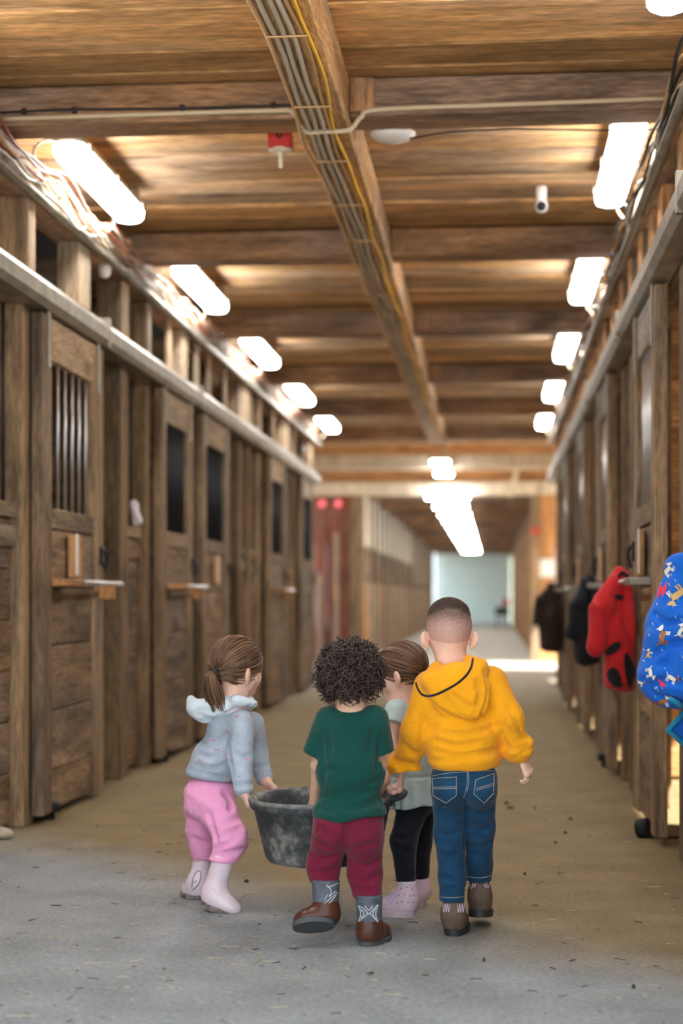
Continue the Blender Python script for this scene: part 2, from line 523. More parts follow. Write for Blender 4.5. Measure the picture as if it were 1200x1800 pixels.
def stall_row(side, X, posts, bays, doors, studs, parts, ymax):
    """side -1 left, +1 right; d() steps from the aisle face back into the stall"""
    s = side
    nm = 'wall_left' if s < 0 else 'wall_right'
    wall = empty(nm, (X, Y0, 0), kind='structure', cat='wall',
                 label='%s row of weathered wooden stall fronts' % ('left' if s < 0 else 'right'))

    def b(name, d0, d1, y0, y1, z0, z1, mat, **kw):
        xa, xb = X + s * d0, X + s * d1
        return box(name, min(xa, xb), max(xa, xb), y0, y1, z0, z1, mat, wall, **kw)

    tone = 'stall_' if s < 0 else 'stall_'
    for (ya, yb) in posts:
        b('post', 0.0, 0.15, ya, yb, 0, 3.02, tone + 'Z', bevel=0.006)
    for (ya, yb) in bays:
        x0, x1 = X + s * 0.06, X + s * 0.10
        plank_stack(wall, min(x0, x1), max(x0, x1), ya, yb, 0.02, 1.48, 6, tone + 'Y')
        b('cap_rail', 0.03, 0.13, ya, yb, 1.48, 1.55, tone + 'Y')
        b('kick_board', 0.035, 0.06, ya, yb, 1.34, 1.44, tone + 'Y')
        nb = max(2, int((yb - ya) / 0.11))
        for i in range(nb):
            yy = ya + (i + 0.5) * (yb - ya) / nb
            tube('grille_bar', [(X + s * 0.08, yy, 1.55), (X + s * 0.08, yy, 2.50)], 0.008, 'bar_metal', wall, n=6)
    # headers, plate, upper studs
    b('door_header', 0.01, 0.13, Y0, ymax, 2.50, 2.68, tone + 'Y')
    b('top_plate', -0.03, 0.14, Y0, ymax + 0.3, 3.02, 3.20, 'joist_Y', bevel=0.008)
    for (ya, yb, d0, d1, m) in studs:
        b('stud', d0, d1, ya, yb, 2.68, 3.02, m, bevel=0.005)
    # partitions, back wall
    for yp in parts:
        x0, x1 = X + s * 0.16, X + s * DEPTH
        for i in range(11):
            box('partition_plank', min(x0, x1), max(x0, x1), yp - 0.03, yp + 0.03, 0.02 + i * 0.30, 0.02 + i * 0.30 + 0.294, 'orange_X' if (s > 0 or yp < 9) else 'stall_X', wall, bevel=0.004)
    xb0, xb1 = X + s * DEPTH, X + s * (DEPTH + 0.12)
    lo, hi = min(xb0, xb1), max(xb0, xb1)
    box('back_wall_lower', lo, hi, Y0, 24.4, 0, 1.45, 'orange_Y', wall, bevel=0)
    box('back_wall_upper', lo, hi, Y0, 24.4, 2.45, 3.45, 'orange_Y', wall, bevel=0)
    yy = Y0
    while yy < 24.3:
        w_ = 0.5 if s > 0 else (1.9 if yy < 6 else 3.1)
        box('back_wall_pier', lo, hi, yy, min(yy + w_, 24.4), 1.45, 2.45, 'orange_Z', wall, bevel=0)
        yy += 3.1
    box('end_wall', min(X + s * 0.15, xb1), max(X + s * 0.15, xb1), Y0, Y0 + 0.12, 0, 3.45, 'stall_Z', wall, bevel=0)
    box('end_wall', min(X + s * 0.15, xb1), max(X + s * 0.15, xb1), ymax + 0.05, ymax + 0.17, 0, 3.45, 'orange_Z', wall, bevel=0)
    # sliding-door track
    tr = empty('door_track', (X, Y0, 2.6), cat='track',
               label='long grey metal sliding-door track on the %s stall fronts' % ('left' if s < 0 else 'right'))
    yy = Y0
    while yy < ymax - 0.1:
        ye = min(yy + 3.05, ymax)
        prof = [(0.0, 2.495), (-0.09, 2.495), (-0.115, 2.525), (-0.115, 2.59), (-0.085, 2.63), (0.0, 2.645)]
        V, F = [], []
        for q in (yy, ye - 0.006):
            for d, z in prof:
                V.append((X + s * d, q, z))
        n = len(prof)
        for i in range(n):
            F.append([i, (i + 1) % n, (i + 1) % n + n, i + n])
        F.append(list(range(n))[::-1]); F.append(list(range(n, 2 * n)))
        obj('track_section', V, F, 'metal_track', tr)
        box('track_bracket', min(X, X - s * 0.118), max(X, X - s * 0.118), yy + 0.02, yy + 0.05, 2.492, 2.649, 'metal_track', tr, bevel=0.003)
        yy = ye
    return wall


DOOR_N = [0]


def stall_door(side, X, y0, y1, label, board=True, bar=True, latch=True, bars=6, ajar=False, low='stall', top='pale'):
    s = side
    DOOR_N[0] += 1
    d = empty('door_%d' % DOOR_N[0], (X - s * 0.035, y0, 0.03), kind='structure', label=label, cat='door')

    def b(name, d0, d1, ya, yb, z0, z1, mat, par=None, **kw):
        xa, xb = X - s * d0, X - s * d1
        return box(name, min(xa, xb), max(xa, xb), ya, yb, z0, z1, mat, par or d, **kw)

    L = y1 - y0
    sw = 0.17
    b('stile', 0.012, 0.07, y0, y0 + sw, 0.04, 2.48, low + '_Z', bevel=0.005)
    b('stile', 0.012, 0.07, y1 - sw - 0.06, y1, 0.04, 2.48, low + '_Z', bevel=0.005)
    b('top_panel', 0.014, 0.066, y0 + sw, y1 - sw - 0.06, 2.27, 2.48, top + '_Y', bevel=0.005)
    b('middle_rail', 0.012, 0.07, y0 + sw, y1 - sw - 0.06, 1.44, 1.54, low + '_Y', bevel=0.005)
    ya, yb = y0 + sw, y1 - sw - 0.06
    zs = [0.04, 0.24, 0.54, 0.86, 1.15, 1.44]
    for i in range(5):
        e = 0.004 * ((i * 7) % 3)
        b('plank', 0.018, 0.052 + e, ya, yb, zs[i] + 0.003, zs[i + 1] - 0.003, low + '_Y', bevel=0.006)
    for i in range(bars):
        yy = ya + (i + 0.5) * (yb - ya) / bars
        tube('grille_bar', [(X - s * 0.04, yy, 1.54), (X - s * 0.04, yy, 2.27)], 0.009, 'bright_metal' if bars < 8 else 'bar_metal', d, n=8)
    for yy in (y0 + 0.1, y1 - 0.14):
        b('hanger_strap', 0.07, 0.078, yy - 0.025, yy + 0.025, 2.22, 2.56, 'metal_track', bevel=0.002)
    if board:
        nb = b('name_board', 0.071, 0.088, y0 + 0.48, y0 + 0.72, 1.20, 1.42, 'orange_Z', bevel=0.004)
        b('paper_strip', 0.0885, 0.0895, y0 + 0.57, y0 + 0.63, 1.215, 1.43, 'paper_white', nb, bevel=0)
    if bar:
        br = b('blanket_bar_block', 0.07, 0.17, y0 + 0.16, y0 + 0.44, 1.155, 1.19, 'orange_Y' if s < 0 else 'metal_track', bevel=0.004)
        tube('blanket_bar', [(X - s * 0.15, y0 + 0.30, 1.175), (X - s * 0.15, y1 + 0.10, 1.175)], 0.013, 'bright_metal', br, n=10)
        b('bar_end_block', 0.07, 0.155, y1 - 0.12, y1 - 0.08, 1.09, 1.16, 'orange_Z' if s < 0 else 'metal_track', br, bevel=0.003)
    if latch:
        V, F = tube_mesh(spline([(X - s * 0.082, y1 - 0.05, 1.36), (X - s * 0.095, y1 - 0.05, 1.34), (X - s * 0.095, y1 - 0.03, 1.30), (X - s * 0.084, y1 - 0.04, 1.25)], 5), 0.009, 8)
        la = obj('latch', V, F, 'black_iron', d, True)
        b('latch_plate', 0.07, 0.082, y1 - 0.10, y1 + 0.0, 1.28, 1.38, 'black_iron', la, bevel=0.003)
    return d


POSTS_L = [(4.2, 4.4), (5.85, 6.05), (7.98, 8.18), (10.13, 10.34), (10.88, 11.03), (14.95, 15.1), (15.55, 15.68), (16.2, 16.38), (17.95, 18.1), (18.5, 18.62), (19.05, 19.22), (20.85, 21.05)]
BAYS_L = [(4.4, 5.85), (6.05, 7.98), (10.34, 10.88), (15.1, 15.55), (15.68, 16.2), (18.1, 18.5), (18.62, 19.05)]
STUDS_L = [(8.0, 8.13, -0.02, 0.05, 'pale_Z'), (9.0, 9.27, -0.02, 0.10, 'pale_Z'), (6.0, 6.25, -0.02, 0.1, 'pale_Z')]
for yy in (12.05, 15.15, 18.2, 20.6):
    STUDS_L.append((yy, yy + 0.25, -0.02, 0.10, 'pale_Z'))
for (a_, b_) in POSTS_L[3:] + [(11.6, 11.75), (12.7, 12.85), (13.3, 13.4), (14.1, 14.2), (17.2, 17.35)]:
    STUDS_L.append((a_ + 0.02, b_ - 0.02, -0.01, 0.02, 'pale_Z'))
wall_left = stall_row(-1, XL, POSTS_L, BAYS_L, [], STUDS_L, [4.3, 8.08, 10.95, 14.45, 16.3, 19.1], 21.05)
stall_door(-1, XL, 4.5, 5.7, 'weathered wooden sliding stall door at the very front of the left row')
stall_door(-1, XL, 8.08, 9.37, 'nearest left stall door with metal bars, orange name board and blanket bar')
stall_door(-1, XL, 11.05, 12.25, 'second left stall door, dark barred window, blanket bar below', board=False, bars=10)
stall_door(-1, XL, 12.65, 13.95, 'third left stall door, beside the dark gap, small name board', bar=False, bars=10)
stall_door(-1, XL, 16.5, 17.8, 'fourth left stall door, narrow dark window, far down the row', board=False, bars=10)
stall_door(-1, XL, 19.3, 20.65, 'last left stall door at the end of the row', board=False, bar=False, bars=10)

POSTS_R = [(4.4, 4.6), (6.4, 6.6), (7.06, 7.26), (9.0, 9.2), (9.7, 9.85), (10.35, 10.52), (11.9, 12.05), (12.5, 12.65), (13.1, 13.3), (14.8, 15.0), (15.5, 15.65), (16.1, 16.3), (17.8, 18.0), (18.7, 18.9), (19.8, 20.0), (20.9, 21.1)]
BAYS_R = [(4.6, 4.9), (6.6, 7.06), (9.2, 9.7), (9.85, 10.35), (12.05, 12.5), (12.65, 13.1), (15.0, 15.5), (15.65, 16.1), (18.0, 18.7), (18.9, 19.8), (20.0, 20.9)]
STUDS_R = []
for (a_, b_) in POSTS_R:
    STUDS_R.append((a_ + 0.02, b_ - 0.02, -0.01, 0.06, 'orange_Z'))
for yy in (5.6, 8.0, 8.5, 11.2, 13.9, 17.0):
    STUDS_R.append((yy, yy + 0.2, 0.0, 0.08, 'orange_Z'))
wall_right = stall_row(1, XR, POSTS_R, BAYS_R, [], STUDS_R, [4.5, 7.16, 10.45, 13.2, 16.2, 19.9], 21.1)
stall_door(1, XR, 5.0, 6.3, 'weathered stall door at the very front of the right row', board=False, bar=False, latch=False)
stall_door(1, XR, 7.6, 8.75, 'nearest right stall door, grey top panel above the bars, behind the red coat', top='grey')
stall_door(1, XR, 10.6, 11.75, 'second right stall door, behind the black coat', top='grey')
stall_door(1, XR, 13.4, 14.65, 'third right stall door, narrow dark window', top='grey')
stall_door(1, XR, 16.4, 17.65, 'last right stall door, behind the dark brown coats', board=False, top='grey')

# ------------------------------------------------------------------ fluorescent fixtures
def fixture(xc, y0, y1, zb, label):
    t = empty('ceiling_lamp', (xc, y0, zb), label=label, cat='lamp', group='fluorescent lamps along the aisle')
    box('housing', xc - 0.080, xc + 0.080, y0 + 0.005, y1 - 0.005, zb + 0.065, zb + 0.100, 'lamp_housing', t, bevel=0.012, seg=2)
    # diffuser: a long tray with tapered flanks and clipped corners
    V, F = [], []
    for (ins, z) in ((0.0, zb + 0.066), (0.003, zb + 0.018), (0.016, zb - 0.004)):
        w, c = 0.078 - ins, 0.045
        ya, yb_ = y0 + ins, y1 - ins
        for (x, yy) in ((-w + c, ya), (w - c, ya), (w, ya + c), (w, yb_ - c), (w - c, yb_), (-w + c, yb_), (-w, yb_ - c), (-w, ya + c)):
            V.append((xc + x, yy, z))
    for r in range(2):
        for k in range(8):
            F.append([r * 8 + k, r * 8 + (k + 1) % 8, r * 8 + 8 + (k + 1) % 8, r * 8 + 8 + k])
    F.append(list(range(8))); F.append(list(range(16, 24))[::-1])
    obj('diffuser', V, F, 'lamp_diffuser', t)
    for yy in (y0 + 0.12, (y0 + y1) / 2, y1 - 0.12):
        for sx in (-1, 1):
            box('clip', xc + sx * 0.083 - 0.008, xc + sx * 0.083 + 0.008, yy - 0.015, yy + 0.015, zb + 0.045, zb + 0.09, 'lamp_housing', t, bevel=0.002)
    for yy in (y0 + 0.06, y1 - 0.06):
        box('mount', xc - 0.05, xc + 0.05, yy - 0.02, yy + 0.02, zb + 0.098, ZC, 'lamp_housing', t, bevel=0.003)
    return t


ordn = ['first', 'second', 'third', 'fourth', 'fifth', 'sixth']
for k in range(-1, 5):
    ya = 8.03 + 3.06 * k
    n = ('%s left fluorescent ceiling lamp counted from the front' % ordn[k]) if k >= 0 else 'left fluorescent lamp over the entrance'
    fixture(-2.03, ya, ya + 1.48, 3.215, n)
    n = ('%s right fluorescent ceiling lamp below the one at the frame corner' % ordn[k]) if k >= 0 else 'right fluorescent lamp cut off by the top right corner'
    fixture(0.63, ya - 0.13, ya + 1.32, 3.215, n)

# ------------------------------------------------------------------ cable bundles on the wall plates
for s, X in ((-1, XL), (1, XR)):
    t = empty('cable_bundle', (X - s * 0.05, Y0, 3.1), cat='cables',
              label='tangle of %s cables along the %s wall plate' % (('white and red', 'left') if s < 0 else ('black and pale', 'right')))
    mats = ['wire_white', 'wire_white', 'wire_cream', 'wire_red', 'wire_tan', 'wire_white', 'wire_red'] if s < 0 else ['wire_black', 'wire_grey', 'wire_black', 'wire_tan', 'wire_black']
    for i, m in enumerate(mats):
        p0, p1 = random.random() * 6, random.random() * 6
        pts = []
        for j in range(150):
            yy = Y0 + 0.1 + j * (17.6 / 149)
            near = math.exp(-((yy - 8.9) / 0.7) ** 2)
            a = 0.018 + 0.02 * near
            pts.append((X - s * (0.045 + 0.006 * i + a * 0.6 * (1 + math.sin(yy * 4.2 + p0))), yy,
                        3.06 + 0.018 * i + a * math.sin(yy * 5.1 + p1) + 0.012 * math.sin(yy * 11 + p0)))
        tube('cable', pts, 0.008, m, t, n=5)
    # conduit below the bundle
    tube('conduit', [(X - s * 0.05, Y0 + 0.05, 3.03), (X - s * 0.05, 21.6, 3.03)], 0.022, 'metal_track', t, n=8)
    for k in range(6):
        yl = 8.05 + 3.06 * k - (0.1 if s > 0 else 0)
        if yl > 20.5: break
        pts = spline([(X - s * 0.06, yl + 1.35, 3.13), (X - s * 0.10, yl + 1.42, 3.20), (X - s * 0.13, yl + 1.32, 3.28)], 5)
        tube('lamp_lead', pts, 0.008, 'wire_cream', t, n=5)
        if s < 0:
            pts = spline([(X + 0.06, yl + 0.5, 3.08), (X + 0.05, yl - 0.05, 3.20), (X + 0.10, yl - 0.06, 3.28), (X + 0.15, yl + 0.02, 3.29)], 6)
            tube('lamp_lead', pts, 0.007, 'wire_cream', t, n=5)

# conduit and black lead across the first joist
cpts = spline([(XL + 0.02, 7.525, 3.255), (-1.7, 7.525, 3.258), (-1.0, 7.525, 3.262), (-0.88, 7.522, 3.250), (-0.83, 7.515, 3.166), (-0.74, 7.51, 3.160), (-0.63, 7.515, 3.166), (-0.58, 7.52, 3.22), (-0.50, 7.525, 3.255), (0.0, 7.525, 3.262), (XR, 7.525, 3.272)], 8)
tube('conduit', cpts, 0.011, 'wire_cream', None, n=8, label='thin cream conduit running across the first ceiling joist', cat='conduit')
bp_ = spline([(XL + 0.02, 7.53, 3.285), (-1.9, 7.528, 3.290), (-1.4, 7.528, 3.283), (-0.95, 7.528, 3.285), (-0.89, 7.526, 3.280)], 8)
t = tube('cable', bp_, 0.006, 'wire_black', None, n=6, label='thin black cable above the cream conduit on the left joist', cat='cable')
for x in (-2.1, -1.87, -1.38, -0.97):
    box('cable_clip', x - 0.012, x + 0.012, 7.52, 7.54, 3.275, 3.30, 'wire_black', t, bevel=0.002)
tube('cable', spline([(-0.38, 7.83, 3.205), (-0.2, 7.80, 3.222), (0.0, 7.79, 3.226), (0.10, 7.80, 3.23), (0.3, 7.80, 3.222), (0.5, 7.82, 3.22), (XR - 0.02, 7.85, 3.225)], 8), 0.004, 'wire_black', None, n=5,
     label='thin black lead sagging from the white ceiling disc', cat='cable')


def heat_detector(p, label, r=0.055):
    t = empty('fire_bell', p, label=label, cat='alarm', group='red ceiling alarms')
    p = Vector(p)
    box('body', p.x - r, p.x + r, p.y - r, p.y + r, p.z, p.z + 0.085, 'red_plastic', t, bevel=0.008, seg=2)
    V, F = lathe_mesh([(0.01, -0.012), (r * 1.02, -0.004), (r * 1.05, 0.004), (0.02, 0.006)], p, 24)
    obj('cover_disc', V, F, 'cream_plastic', t, True)
    V, F = lathe_mesh([(0.004, -0.085), (0.010, -0.08), (0.009, -0.03), (0.012, -0.01)], p, 12)
    obj('sensor_stem', V, F, 'cream_plastic', t, True)
    V, F = lathe_mesh([(0.002, 0), (0.014, 0.001), (0.014, 0.004), (0.002, 0.005)], p + Vector((0, -r - 0.003, 0.055)), 14, Vector((0, -1, 0)))
    obj('cable_gland', V, F, 'black_iron', t)
    pts = spline([p + Vector((0.0, -r - 0.005, 0.055)), p + Vector((0.03, -r - 0.03, 0.09)), p + Vector((0.06, -r - 0.01, 0.13))], 6)
    tube('lead', pts, 0.005, 'wire_red', t, n=6)


q = at(493, 264, 7.88)
heat_detector((q.x, q.y, q.z), 'red ceiling alarm with a cream disc, left of the cables')
q = at(688, 690, 19.6)
heat_detector((q.x, q.y, q.z), 'small red alarm far down beside the centre beam', 0.06)

q = at(690, 238, 7.87)
t = empty('access_point', (q.x, q.y, q.z), label='white round disc mounted under the first joist', cat='access point')
V, F = lathe_mesh([(0.004, -0.03), (0.05, -0.027), (0.085, -0.016), (0.104, 0.0), (0.106, 0.008), (0.098, 0.014)], q, 40)
obj('shell', V, F, 'white_plastic', t, True)
V, F = lathe_mesh([(0.085, 0.012), (0.085, 0.045)], q, 24)
obj('base', V, F, 'lamp_housing', t)

q = at(951, 362, 9.6)
t = empty('security_camera', (q.x, q.y, q.z), label='small white camera with a black lens on the ceiling', cat='camera')
ax = Vector((0, -1, -0.25)).normalized()
V, F = lathe_mesh([(0.012, -0.07), (0.030, -0.05), (0.037, -0.01), (0.037, 0.03), (0.032, 0.042), (0.028, 0.044)], q, 24, ax)
obj('body', V, F, 'white_plastic', t, True)
V, F = lathe_mesh([(0.028, 0.040), (0.027, 0.046), (0.010, 0.048)], q, 24, ax)
obj('lens', V, F, 'black_iron', t, True)
V, F = lathe_mesh([(0.030, 0.02), (0.028, 0.05), (0.032, 0.055), (0.032, ZC - q.z)], q + Vector((0, 0.02, 0)), 16)
obj('mount', V, F, 'white_plastic', t, True)


# floor rollers that guide the doors
def roller(p, s, label, up=True):
    t = empty('door_roller', p, label=label, cat='roller', group='black rollers at the foot of the doors')
    p = Vector(p)
    box('bracket', min(p.x, p.x + s * 0.24), max(p.x, p.x + s * 0.24), p.y - 0.02, p.y + 0.02, 0.0, 0.012, 'black_iron', t, bevel=0.002)
    if up:
        V, F = lathe_mesh([(0.012, 0.0), (0.012, 0.035), (0.035, 0.04), (0.04, 0.05), (0.04, 0.075), (0.034, 0.085)], p, 20)
    else:
        V, F = lathe_mesh([(0.03, -0.03), (0.045, -0.025), (0.045, 0.025), (0.03, 0.03)], p + Vector((0, 0, 0.045)), 20, Vector((1, -0.5, 0.2)).normalized())
    obj('wheel', V, F, 'black_rubber', t, True)


q = at(92, 1444, 8.30); roller((q.x, q.y, 0), -1, 'black floor roller at the foot of the nearest left door')
q = at(975 * 0 + 292, 1336, 11.3); roller((q.x, q.y, 0), -1, 'black floor roller at the foot of the second left door')
q = at(1130, 1457, 7.9); roller((q.x, q.y, 0), 1, 'thick black floor roller by the nearest right door', up=False)
q = at(1060, 1340, 11.2); roller((q.x, q.y, 0), 1, 'black mushroom-shaped floor roller by the second right door')

# ------------------------------------------------------------------ cross aisle and second wing
xa = empty('wall_crossing', (-0.7, Y2, 0), kind='structure', label='timber front of the second wing beyond the cross aisle', cat='wall')
box('header_beam', -6.2, 4.8, 26.6, 26.85, 3.10, 3.32, 'cream_Z', xa)
box('header_beam', -6.2, 4.8, Y2, Y2 + 0.25, 2.84, 3.06, 'cream_Z', xa)
box('header_board', -6.2, 4.8, Y2 + 0.06, Y2 + 0.2, 3.06, 3.7, 'orange_X', xa)
box('crossing_ceiling', -6.2, 4.8, 24.3, 25.6, 3.7, 3.85, 'ceiling_pine_X', xa)
box('crossing_ceiling', -6.2, 4.8, 25.6, Y2 + 0.3, 3.7, 3.85, 'ceiling_pine_X', xa)
box('sun_mask_wall', 4.8, 4.95, 22.0, 24.9, 0, 3.85, 'orange_Z', xa)  # unseen walls, added to narrow the sun band on the crossing floor
box('sun_mask_wall', 4.8, 4.95, 28.0, Y2 + 0.4, 0, 3.85, 'orange_Z', xa)
box('side_lintel', 4.8, 4.95, 24.9, 28.0, 3.3, 3.85, 'orange_Y', xa)
box('gable_board', -6.2, 4.8, 24.2, 24.3, 3.3, 3.9, 'ceiling_pine_X', xa)
box('post', -2.42, -2.24, Y2, Y2 + 0.2, 0, 2.84, 'stall_Z', xa)
box('post', 0.66, 0.80, Y2, Y2 + 0.2, 0, 2.84, 'stall_Z', xa)
box('diagonal_brace', -0.04, 0.04, 28.5, 28.58, 2.75, 3.35, 'cream_Z', xa, rot=Matrix.Rotation(0.25, 3, 'Y')).location.x += 0.36
x = -2.42
while x > -6.0:
    box('front_board', x - 0.2, x - 0.006, Y2 + 0.05, Y2 + 0.1, 0, 2.84, 'red_boards_Z', xa)
    x -= 0.2
for x in (-2.98, -2.70):
    box('front_post', x, x + 0.09, Y2 - 0.08, Y2 + 0.05, 0, 2.2 if x > -2.8 else 1.5, 'pale_Z', xa)
x = 0.80
while x < 4.6:
    box('front_board', x + 0.006, x + 0.24, Y2 + 0.05, Y2 + 0.1, 0, 2.84, 'orange_Z', xa)
    x += 0.24
for px, lab in ((566, 'left'), (594, 'right')):  # glowing knobs added to imitate reflections on the red front
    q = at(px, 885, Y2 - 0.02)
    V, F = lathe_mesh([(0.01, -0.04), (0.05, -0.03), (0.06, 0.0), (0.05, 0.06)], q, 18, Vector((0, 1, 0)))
    obj('red_reflection', V, F, 'red_reflection_glow', None, True, origin=q, label='%s one of two glowing spots imitating red reflections beyond the left row' % lab, cat='lamp', group='imitated red reflections in the cross aisle')
q = at(960, 998, Y2 + 0.02)
t = box('notice', q.x - 0.13, q.x + 0.13, q.y, q.y + 0.02, q.z - 0.15, q.z + 0.15, 'sign_lit', None, label='white square notice on the orange boards', cat='notice')
q = at(940, 933, Y2 - 0.05)
V, F = lathe_mesh([(0.01, -0.05), (0.05, -0.04), (0.065, 0.0), (0.06, 0.05)], q, 18, Vector((0, 1, 0)))
obj('fire_bell', V, F, 'red_plastic', None, True, origin=q, label='round red bell on the post right of the second wing', cat='alarm', group='red ceiling alarms')

w2l = empty('wall_far_left', (XL, Y2, 0), kind='structure', label='far left stall row with cream upper boards', cat='wall')
w2r = empty('wall_far_right', (XR, Y2, 0), kind='structure', label='far right stall row of bare wooden posts', cat='wall')
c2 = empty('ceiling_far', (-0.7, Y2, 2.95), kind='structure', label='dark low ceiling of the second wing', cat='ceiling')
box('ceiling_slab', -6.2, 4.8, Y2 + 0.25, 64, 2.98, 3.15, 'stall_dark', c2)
box('ceiling_slab', -2.6, 1.1, 64, Y3 + 0.2, 2.98, 3.15, 'stall_dark', c2)  # narrow, left side open: gap added to let daylight reach the far door
yy = Y2 + 2.0
while yy < Y3:
    box('joist', XL, XR, yy, yy + 0.15, 2.86, 2.98, 'joist_X', c2)
    yy += 3.0
yy = Y2 + 0.25
i = 0
while yy < 64:
    far = yy > 46.5
    box('post', XL - 0.12, XL + 0.03, yy, yy + 0.18, 0, 2.98, 'pale_Z' if i % 2 else 'stall_Z', w2l)
    box('upper_board', XL - 0.06, XL, yy + 0.18, yy + 1.5, 2.0 if not far else 1.5, 2.98, 'cream_Z' if not far else 'stall_Z', w2l)
    box('grille_panel', XL - 0.10, XL - 0.08, yy + 0.18, yy + 1.5, 1.3, 2.1, 'stall_dark', w2l)
    box('lower_board', XL - 0.06, XL, yy + 0.18, yy + 1.5, 0, 1.35, 'pale_Z' if i % 3 else 'orange_Z', w2l)
    box('post', XR - 0.03, XR + 0.12, yy, yy + 0.18, 0, 2.98, 'pale_Z' if i % 2 else 'orange_Z', w2r)
    box('upper_board', XR + 0.02, XR + 0.08, yy + 0.18, yy + 1.5, 1.6, 2.98, 'stall_Z', w2r)
    box('lower_board', XR + 0.02, XR + 0.08, yy + 0.18, yy + 1.5, 0, 1.5, 'pale_Z', w2r)
    yy += 1.5
    i += 1
for k in range(5):
    box('end_board', XR + 0.02, XR + 0.08, 64 + k * 1.8, 65.79 + k * 1.8, 0, 2.98, 'stall_Z', w2r)  # added on the right to keep direct sun off the far door
# overhead door at the far end
DOOR_N[0] += 1
d = empty('door_%d' % DOOR_N[0], (-0.72, Y3, 0), kind='structure', label='pale teal sectional overhead door at the far end', cat='door')
for k in range(6):
    box('door_section', XL, XR, Y3, Y3 + 0.06, 0.02 + k * 0.5, 0.5 + k * 0.5, 'door_teal', d, bevel=0.02)
box('door_backing', XL - 0.2, XR + 0.2, Y3 + 0.05, Y3 + 0.12, 0, 3.1, 'door_teal', d, bevel=0)
# lamps of the cross aisle and the second wing, set crosswise
for k, (yy, zz) in enumerate([(24.6, 3.02), (26.4, 2.98), (28.7, 2.76)] + [(31.0 + 3.0 * j, 2.72) for j in range(11)]):
    t = empty('ceiling_lamp', (-0.75, yy, zz), cat='lamp', group='crosswise lamps in the cross aisle and second wing',
              label='%s crosswise lamp of the bright row beyond the centre beam' % (['first', 'second', 'third', 'fourth', 'fifth', 'sixth', 'seventh', 'eighth', 'ninth', 'tenth', 'eleventh', 'twelfth', 'thirteenth', 'last'][k]))
    w = 0.30 if k > 2 else (0.13 if k < 2 else 0.36)
    box('diffuser', -0.75 - w, -0.75 + w, yy, yy + 0.14, zz, zz + 0.05, 'lamp_diffuser_cross', t, bevel=0.015, seg=2)
    box('housing', -0.75 - w - 0.01, -0.75 + w + 0.01, yy - 0.01, yy + 0.15, zz + 0.05, zz + 0.09, 'lamp_housing', t, bevel=0.01)
    box('hanger', -0.76, -0.74, yy + 0.06, yy + 0.08, zz + 0.09, 3.7 if k < 3 else 2.98, 'lamp_housing', t, bevel=0)
# cart by the far door
q = at(884, 1095, 62.0)
t = empty('cart', (q.x, q.y, 0), label='small dark cart with a red seat near the far door', cat='cart')
box('tray', q.x - 0.28, q.x + 0.2, q.y - 0.3, q.y + 0.3, 0.45, 0.75, 'black_iron', t, bevel=0.03)
box('cushion', q.x - 0.02, q.x + 0.25, q.y - 0.2, q.y + 0.2, 0.78, 1.05, 'red_plastic', t, bevel=0.04)
for sx in (-0.2, 0.15):
    for sy in (-0.22, 0.22):
        V, F = lathe_mesh([(0.02, -0.03), (0.14, -0.025), (0.14, 0.025), (0.02, 0.03)], (q.x + sx, q.y + sy, 0.14), 16, Vector((1, 0, 0)))
        obj('wheel', V, F, 'black_rubber', t, True)
    tube('leg', [(q.x + sx, q.y - 0.22, 0.14), (q.x + sx, q.y - 0.22, 0.5)], 0.02, 'black_iron', t)
    tube('leg', [(q.x + sx, q.y + 0.22, 0.14), (q.x + sx, q.y + 0.22, 0.5)], 0.02, 'black_iron', t)

# ------------------------------------------------------------------ soft shapes: signed distance fields turned into one continuous mesh
def V3(*a):
    return np.array(a, dtype=float)


def P(px, py, Y):
    return np.array(at(px, py, Y))


def unit(v):
    v = np.asarray(v, float)
    return v / np.linalg.norm(v)


def rc(a, b, ra, rb=None):
    a, b = np.asarray(a, float), np.asarray(b, float)
    rb = ra if rb is None else rb
    m = max(ra, rb)
    ba = b - a
    l2 = max(float(ba @ ba), 1e-12)

    def f(X, Y, Z):
        px, py, pz = X - a[0], Y - a[1], Z - a[2]
        t = np.clip((px * ba[0] + py * ba[1] + pz * ba[2]) / l2, 0, 1)
        return np.sqrt((px - t * ba[0]) ** 2 + (py - t * ba[1]) ** 2 + (pz - t * ba[2]) ** 2) - (ra + (rb - ra) * t)
    return np.minimum(a, b) - m, np.maximum(a, b) + m, f


def ell(c, r, R=None):
    c, r = np.asarray(c, float), np.asarray(r, float)
    m = float(max(r))
    R = np.eye(3) if R is None else np.asarray(R, float)      # rows: local axes

    def f(X, Y, Z):
        px, py, pz = X - c[0], Y - c[1], Z - c[2]
        q = [(R[i, 0] * px + R[i, 1] * py + R[i, 2] * pz) for i in range(3)]
        k0 = np.sqrt(sum((q[i] / r[i]) ** 2 for i in range(3)))
        k1 = np.sqrt(sum((q[i] / r[i] ** 2) ** 2 for i in range(3)))
        return k0 * (k0 - 1.0) / np.maximum(k1, 1e-9)
    ext = np.sqrt(((R * r[:, None]) ** 2).sum(0))
    return c - ext, c + ext, f


def rbox(c, h, R=None, rd=0.01):
    c, h = np.asarray(c, float), np.asarray(h, float)
    R = np.eye(3) if R is None else np.asarray(R, float)

    def f(X, Y, Z):
        px, py, pz = X - c[0], Y - c[1], Z - c[2]
        q = [np.abs(R[i, 0] * px + R[i, 1] * py + R[i, 2] * pz) - (h[i] - rd) for i in range(3)]
        o = np.sqrt(sum(np.maximum(x, 0) ** 2 for x in q))
        return o + np.minimum(np.maximum(np.maximum(q[0], q[1]), q[2]), 0) - rd
    ext = np.sqrt(((R * h[:, None]) ** 2).sum(0))
    return c - ext, c + ext, f


